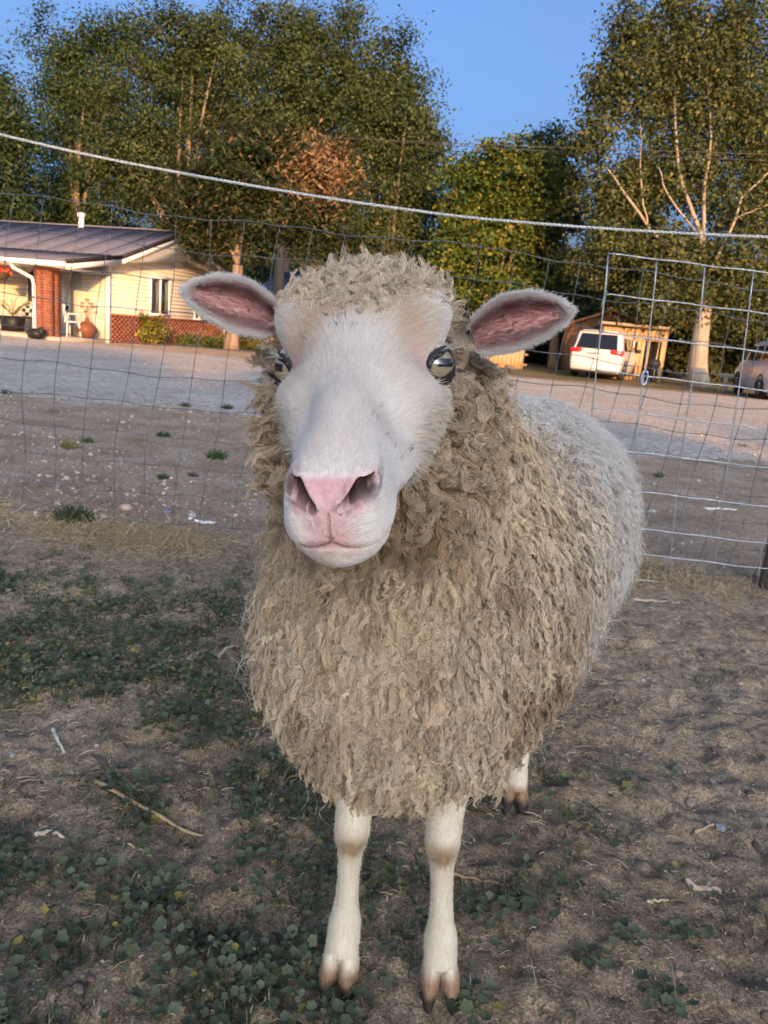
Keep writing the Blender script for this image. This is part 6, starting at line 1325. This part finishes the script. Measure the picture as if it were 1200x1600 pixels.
stick([(705, 1371), (745, 1378), (792, 1400)], 5, (.38, .25, .14), 'thin reddish stalk beside the front hoof')
stick([(990, 937), (1025, 936), (1062, 942)], 5, (.44, .34, .24), 'thin pale stick on soil behind the sheep')
stick([(1008, 1425), (1022, 1423), (1040, 1424)], 5, (.50, .42, .26), 'short yellow straw below the pale twig')
stick([(340, 1030), (355, 1018), (378, 1006)], 6, (.40, .33, .24), 'short grey twig by the sheep breast')
stick([(55, 1308), (80, 1303), (100, 1312)], 8, (.50, .43, .32), 'pale flattened husk among the weeds')
stick([(200, 1330), (225, 1336), (237, 1341)], 4, (.42, .34, .22), 'thin straw beside the long bent stalk')
stick([(295, 815), (315, 818), (336, 817)], 6, (.62, .64, .68), 'strip of pale plastic past the wire fence')
stick([(1100, 798), (1125, 797), (1150, 800)], 5, (.55, .50, .45), 'thin pale stick past the rod panel')
# single mallow plants on the bare side and clumps past the fence
def plant(px, py, k, spread, size, lab, name='mallow_plant', upright=.0):
    b = on_ground(px, py); z0 = float(gz2(np.array(b[0]), np.array(b[1]))); k = int(k*1.5); r = np.random.default_rng(int(px*7+py)); o = empty(name, (b[0], b[1], z0), 0, lab, 'plant')
    a = np.arange(k)*2.39996+r.uniform(0, 6); rr_ = spread*np.sqrt((np.arange(k)+.6)/k); P_ = np.stack([rr_*np.cos(a), rr_*np.sin(a)*.9, r.uniform(.008, .022, k)+upright*r.random(k)], -1)
    for q in range(k):
        s_ = .80*size*r.uniform(.6, 1.2); V, Q, T3, kk2 = leaves_mesh(P_[q:q+1], np.array([s_]), r, .28); mesh_np('leaf', V, [T3], lf2, o, col=np.repeat(leaf_cols(1, r, r.random((1, 1))), kk2, 0))
        mb = MB(); mb.tube([(0, 0, -.004), P_[q]*np.array([.5, .5, 1.1]), P_[q]-np.array([0, 0, .001])], .0008, 4); mb.build('stem', mat('weed_stem', (.10, .13, .05), None, rough=.6), o)
for (px, py, k, sp2, s_, lab) in ((808, 1428, 7, .034, .0150, 'mallow plant of round leaves beside the front hoof'), (735, 1425, 6, .034, .0135, 'small mallow plant touching the pale stalk by the hoof'), (918, 1512, 6, .036, .0140, 'mallow plant with two broad leaves on bare soil'), (970, 1488, 6, .034, .0135, 'mallow plant of small leaves on bare soil below the flank'),
    (1062, 1476, 8, .038, .0135, 'leafy mallow plant nearest the pink stone'), (942, 1425, 4, .022, .0115, 'tiny mallow seedling on the bare soil'), (1035, 1575, 9, .045, .0150, 'broad mallow plant below the bare soil patch'), (735, 1575, 9, .048, .0155, 'broad mallow plant in front of the hoof'), (430, 1540, 10, .05, .0150, 'mallow plant with yellowing leaves beside the other front hoof'), (400, 1280, 10, .05, .0155, 'mallow plant with one yellow leaf under the fleece fringe'), (235, 1410, 8, .04, .0165, 'mallow plant beside the rounded grey stone')):
    plant(px, py, k, sp2, s_, lab)
def tuft(px, py, h_, n, col, lab):
    b = on_ground(px, py); d = float((b-C_P)@C_F); H_ = h_*d/FPX; r = np.random.default_rng(int(px+py)); o = empty('weed_tuft', (b[0], b[1], 0), 0, lab, 'weed'); A_ = np.stack([r.normal(0, H_*.35, n), r.normal(0, H_*.3, n), 0*r.random(n)-.004], -1); dr = nrm(np.stack([r.normal(0, .6, n), r.normal(0, .6, n), r.uniform(.4, 1.2, n)], -1)); B_ = A_+dr*H_*r.uniform(.4, 1.1, (n, 1)); V, Q = stems_mesh(A_, B_, np.full(n, H_*.035))
    mesh_np('blades', V, Q, lf2, o, col=np.repeat(np.array(col)*r.uniform(.6, 1.4, (n, 1)), 6, 0))
for (px, py, h_, n, col, lab) in ((338, 716, 16, 160, (.06, .11, .04), 'dark green weed tuft on stony ground past the fence'), (115, 815, 30, 200, (.075, .092, .045), 'straggly green weed at the foot of the wire fence'), (107, 703, 16, 120, (.18, .17, .05), 'yellow green weed past the fence'), (137, 692, 12, 90, (.10, .14, .05), 'small weed beside the yellow green one'), (255, 683, 12, 140, (.05, .09, .04), 'low dark weed patch near the gravel edge'), (355, 640, 10, 160, (.05, .09, .04), 'low green weed patch at the gravel edge beside the sheep'), (290, 636, 9, 120, (.06, .09, .04), 'small green weed patch at the gravel edge'), (10, 616, 9, 160, (.06, .10, .04), 'green weed patch at the gravel edge below the porch'), (1160, 700, 9, 70, (.06, .10, .04), 'small green weed on the gravel past the rod panel'), (255, 748, 10, 240, (.07, .10, .05), 'flat grey green weed mat past the wire fence'), (300, 745, 9, 200, (.08, .10, .06), 'flat dusty weed mat beside the grey green one'), (1030, 745, 10, 130, (.10, .12, .05), 'dusty weed past the rod panel')): tuft(px, py, h_, n, col, lab)
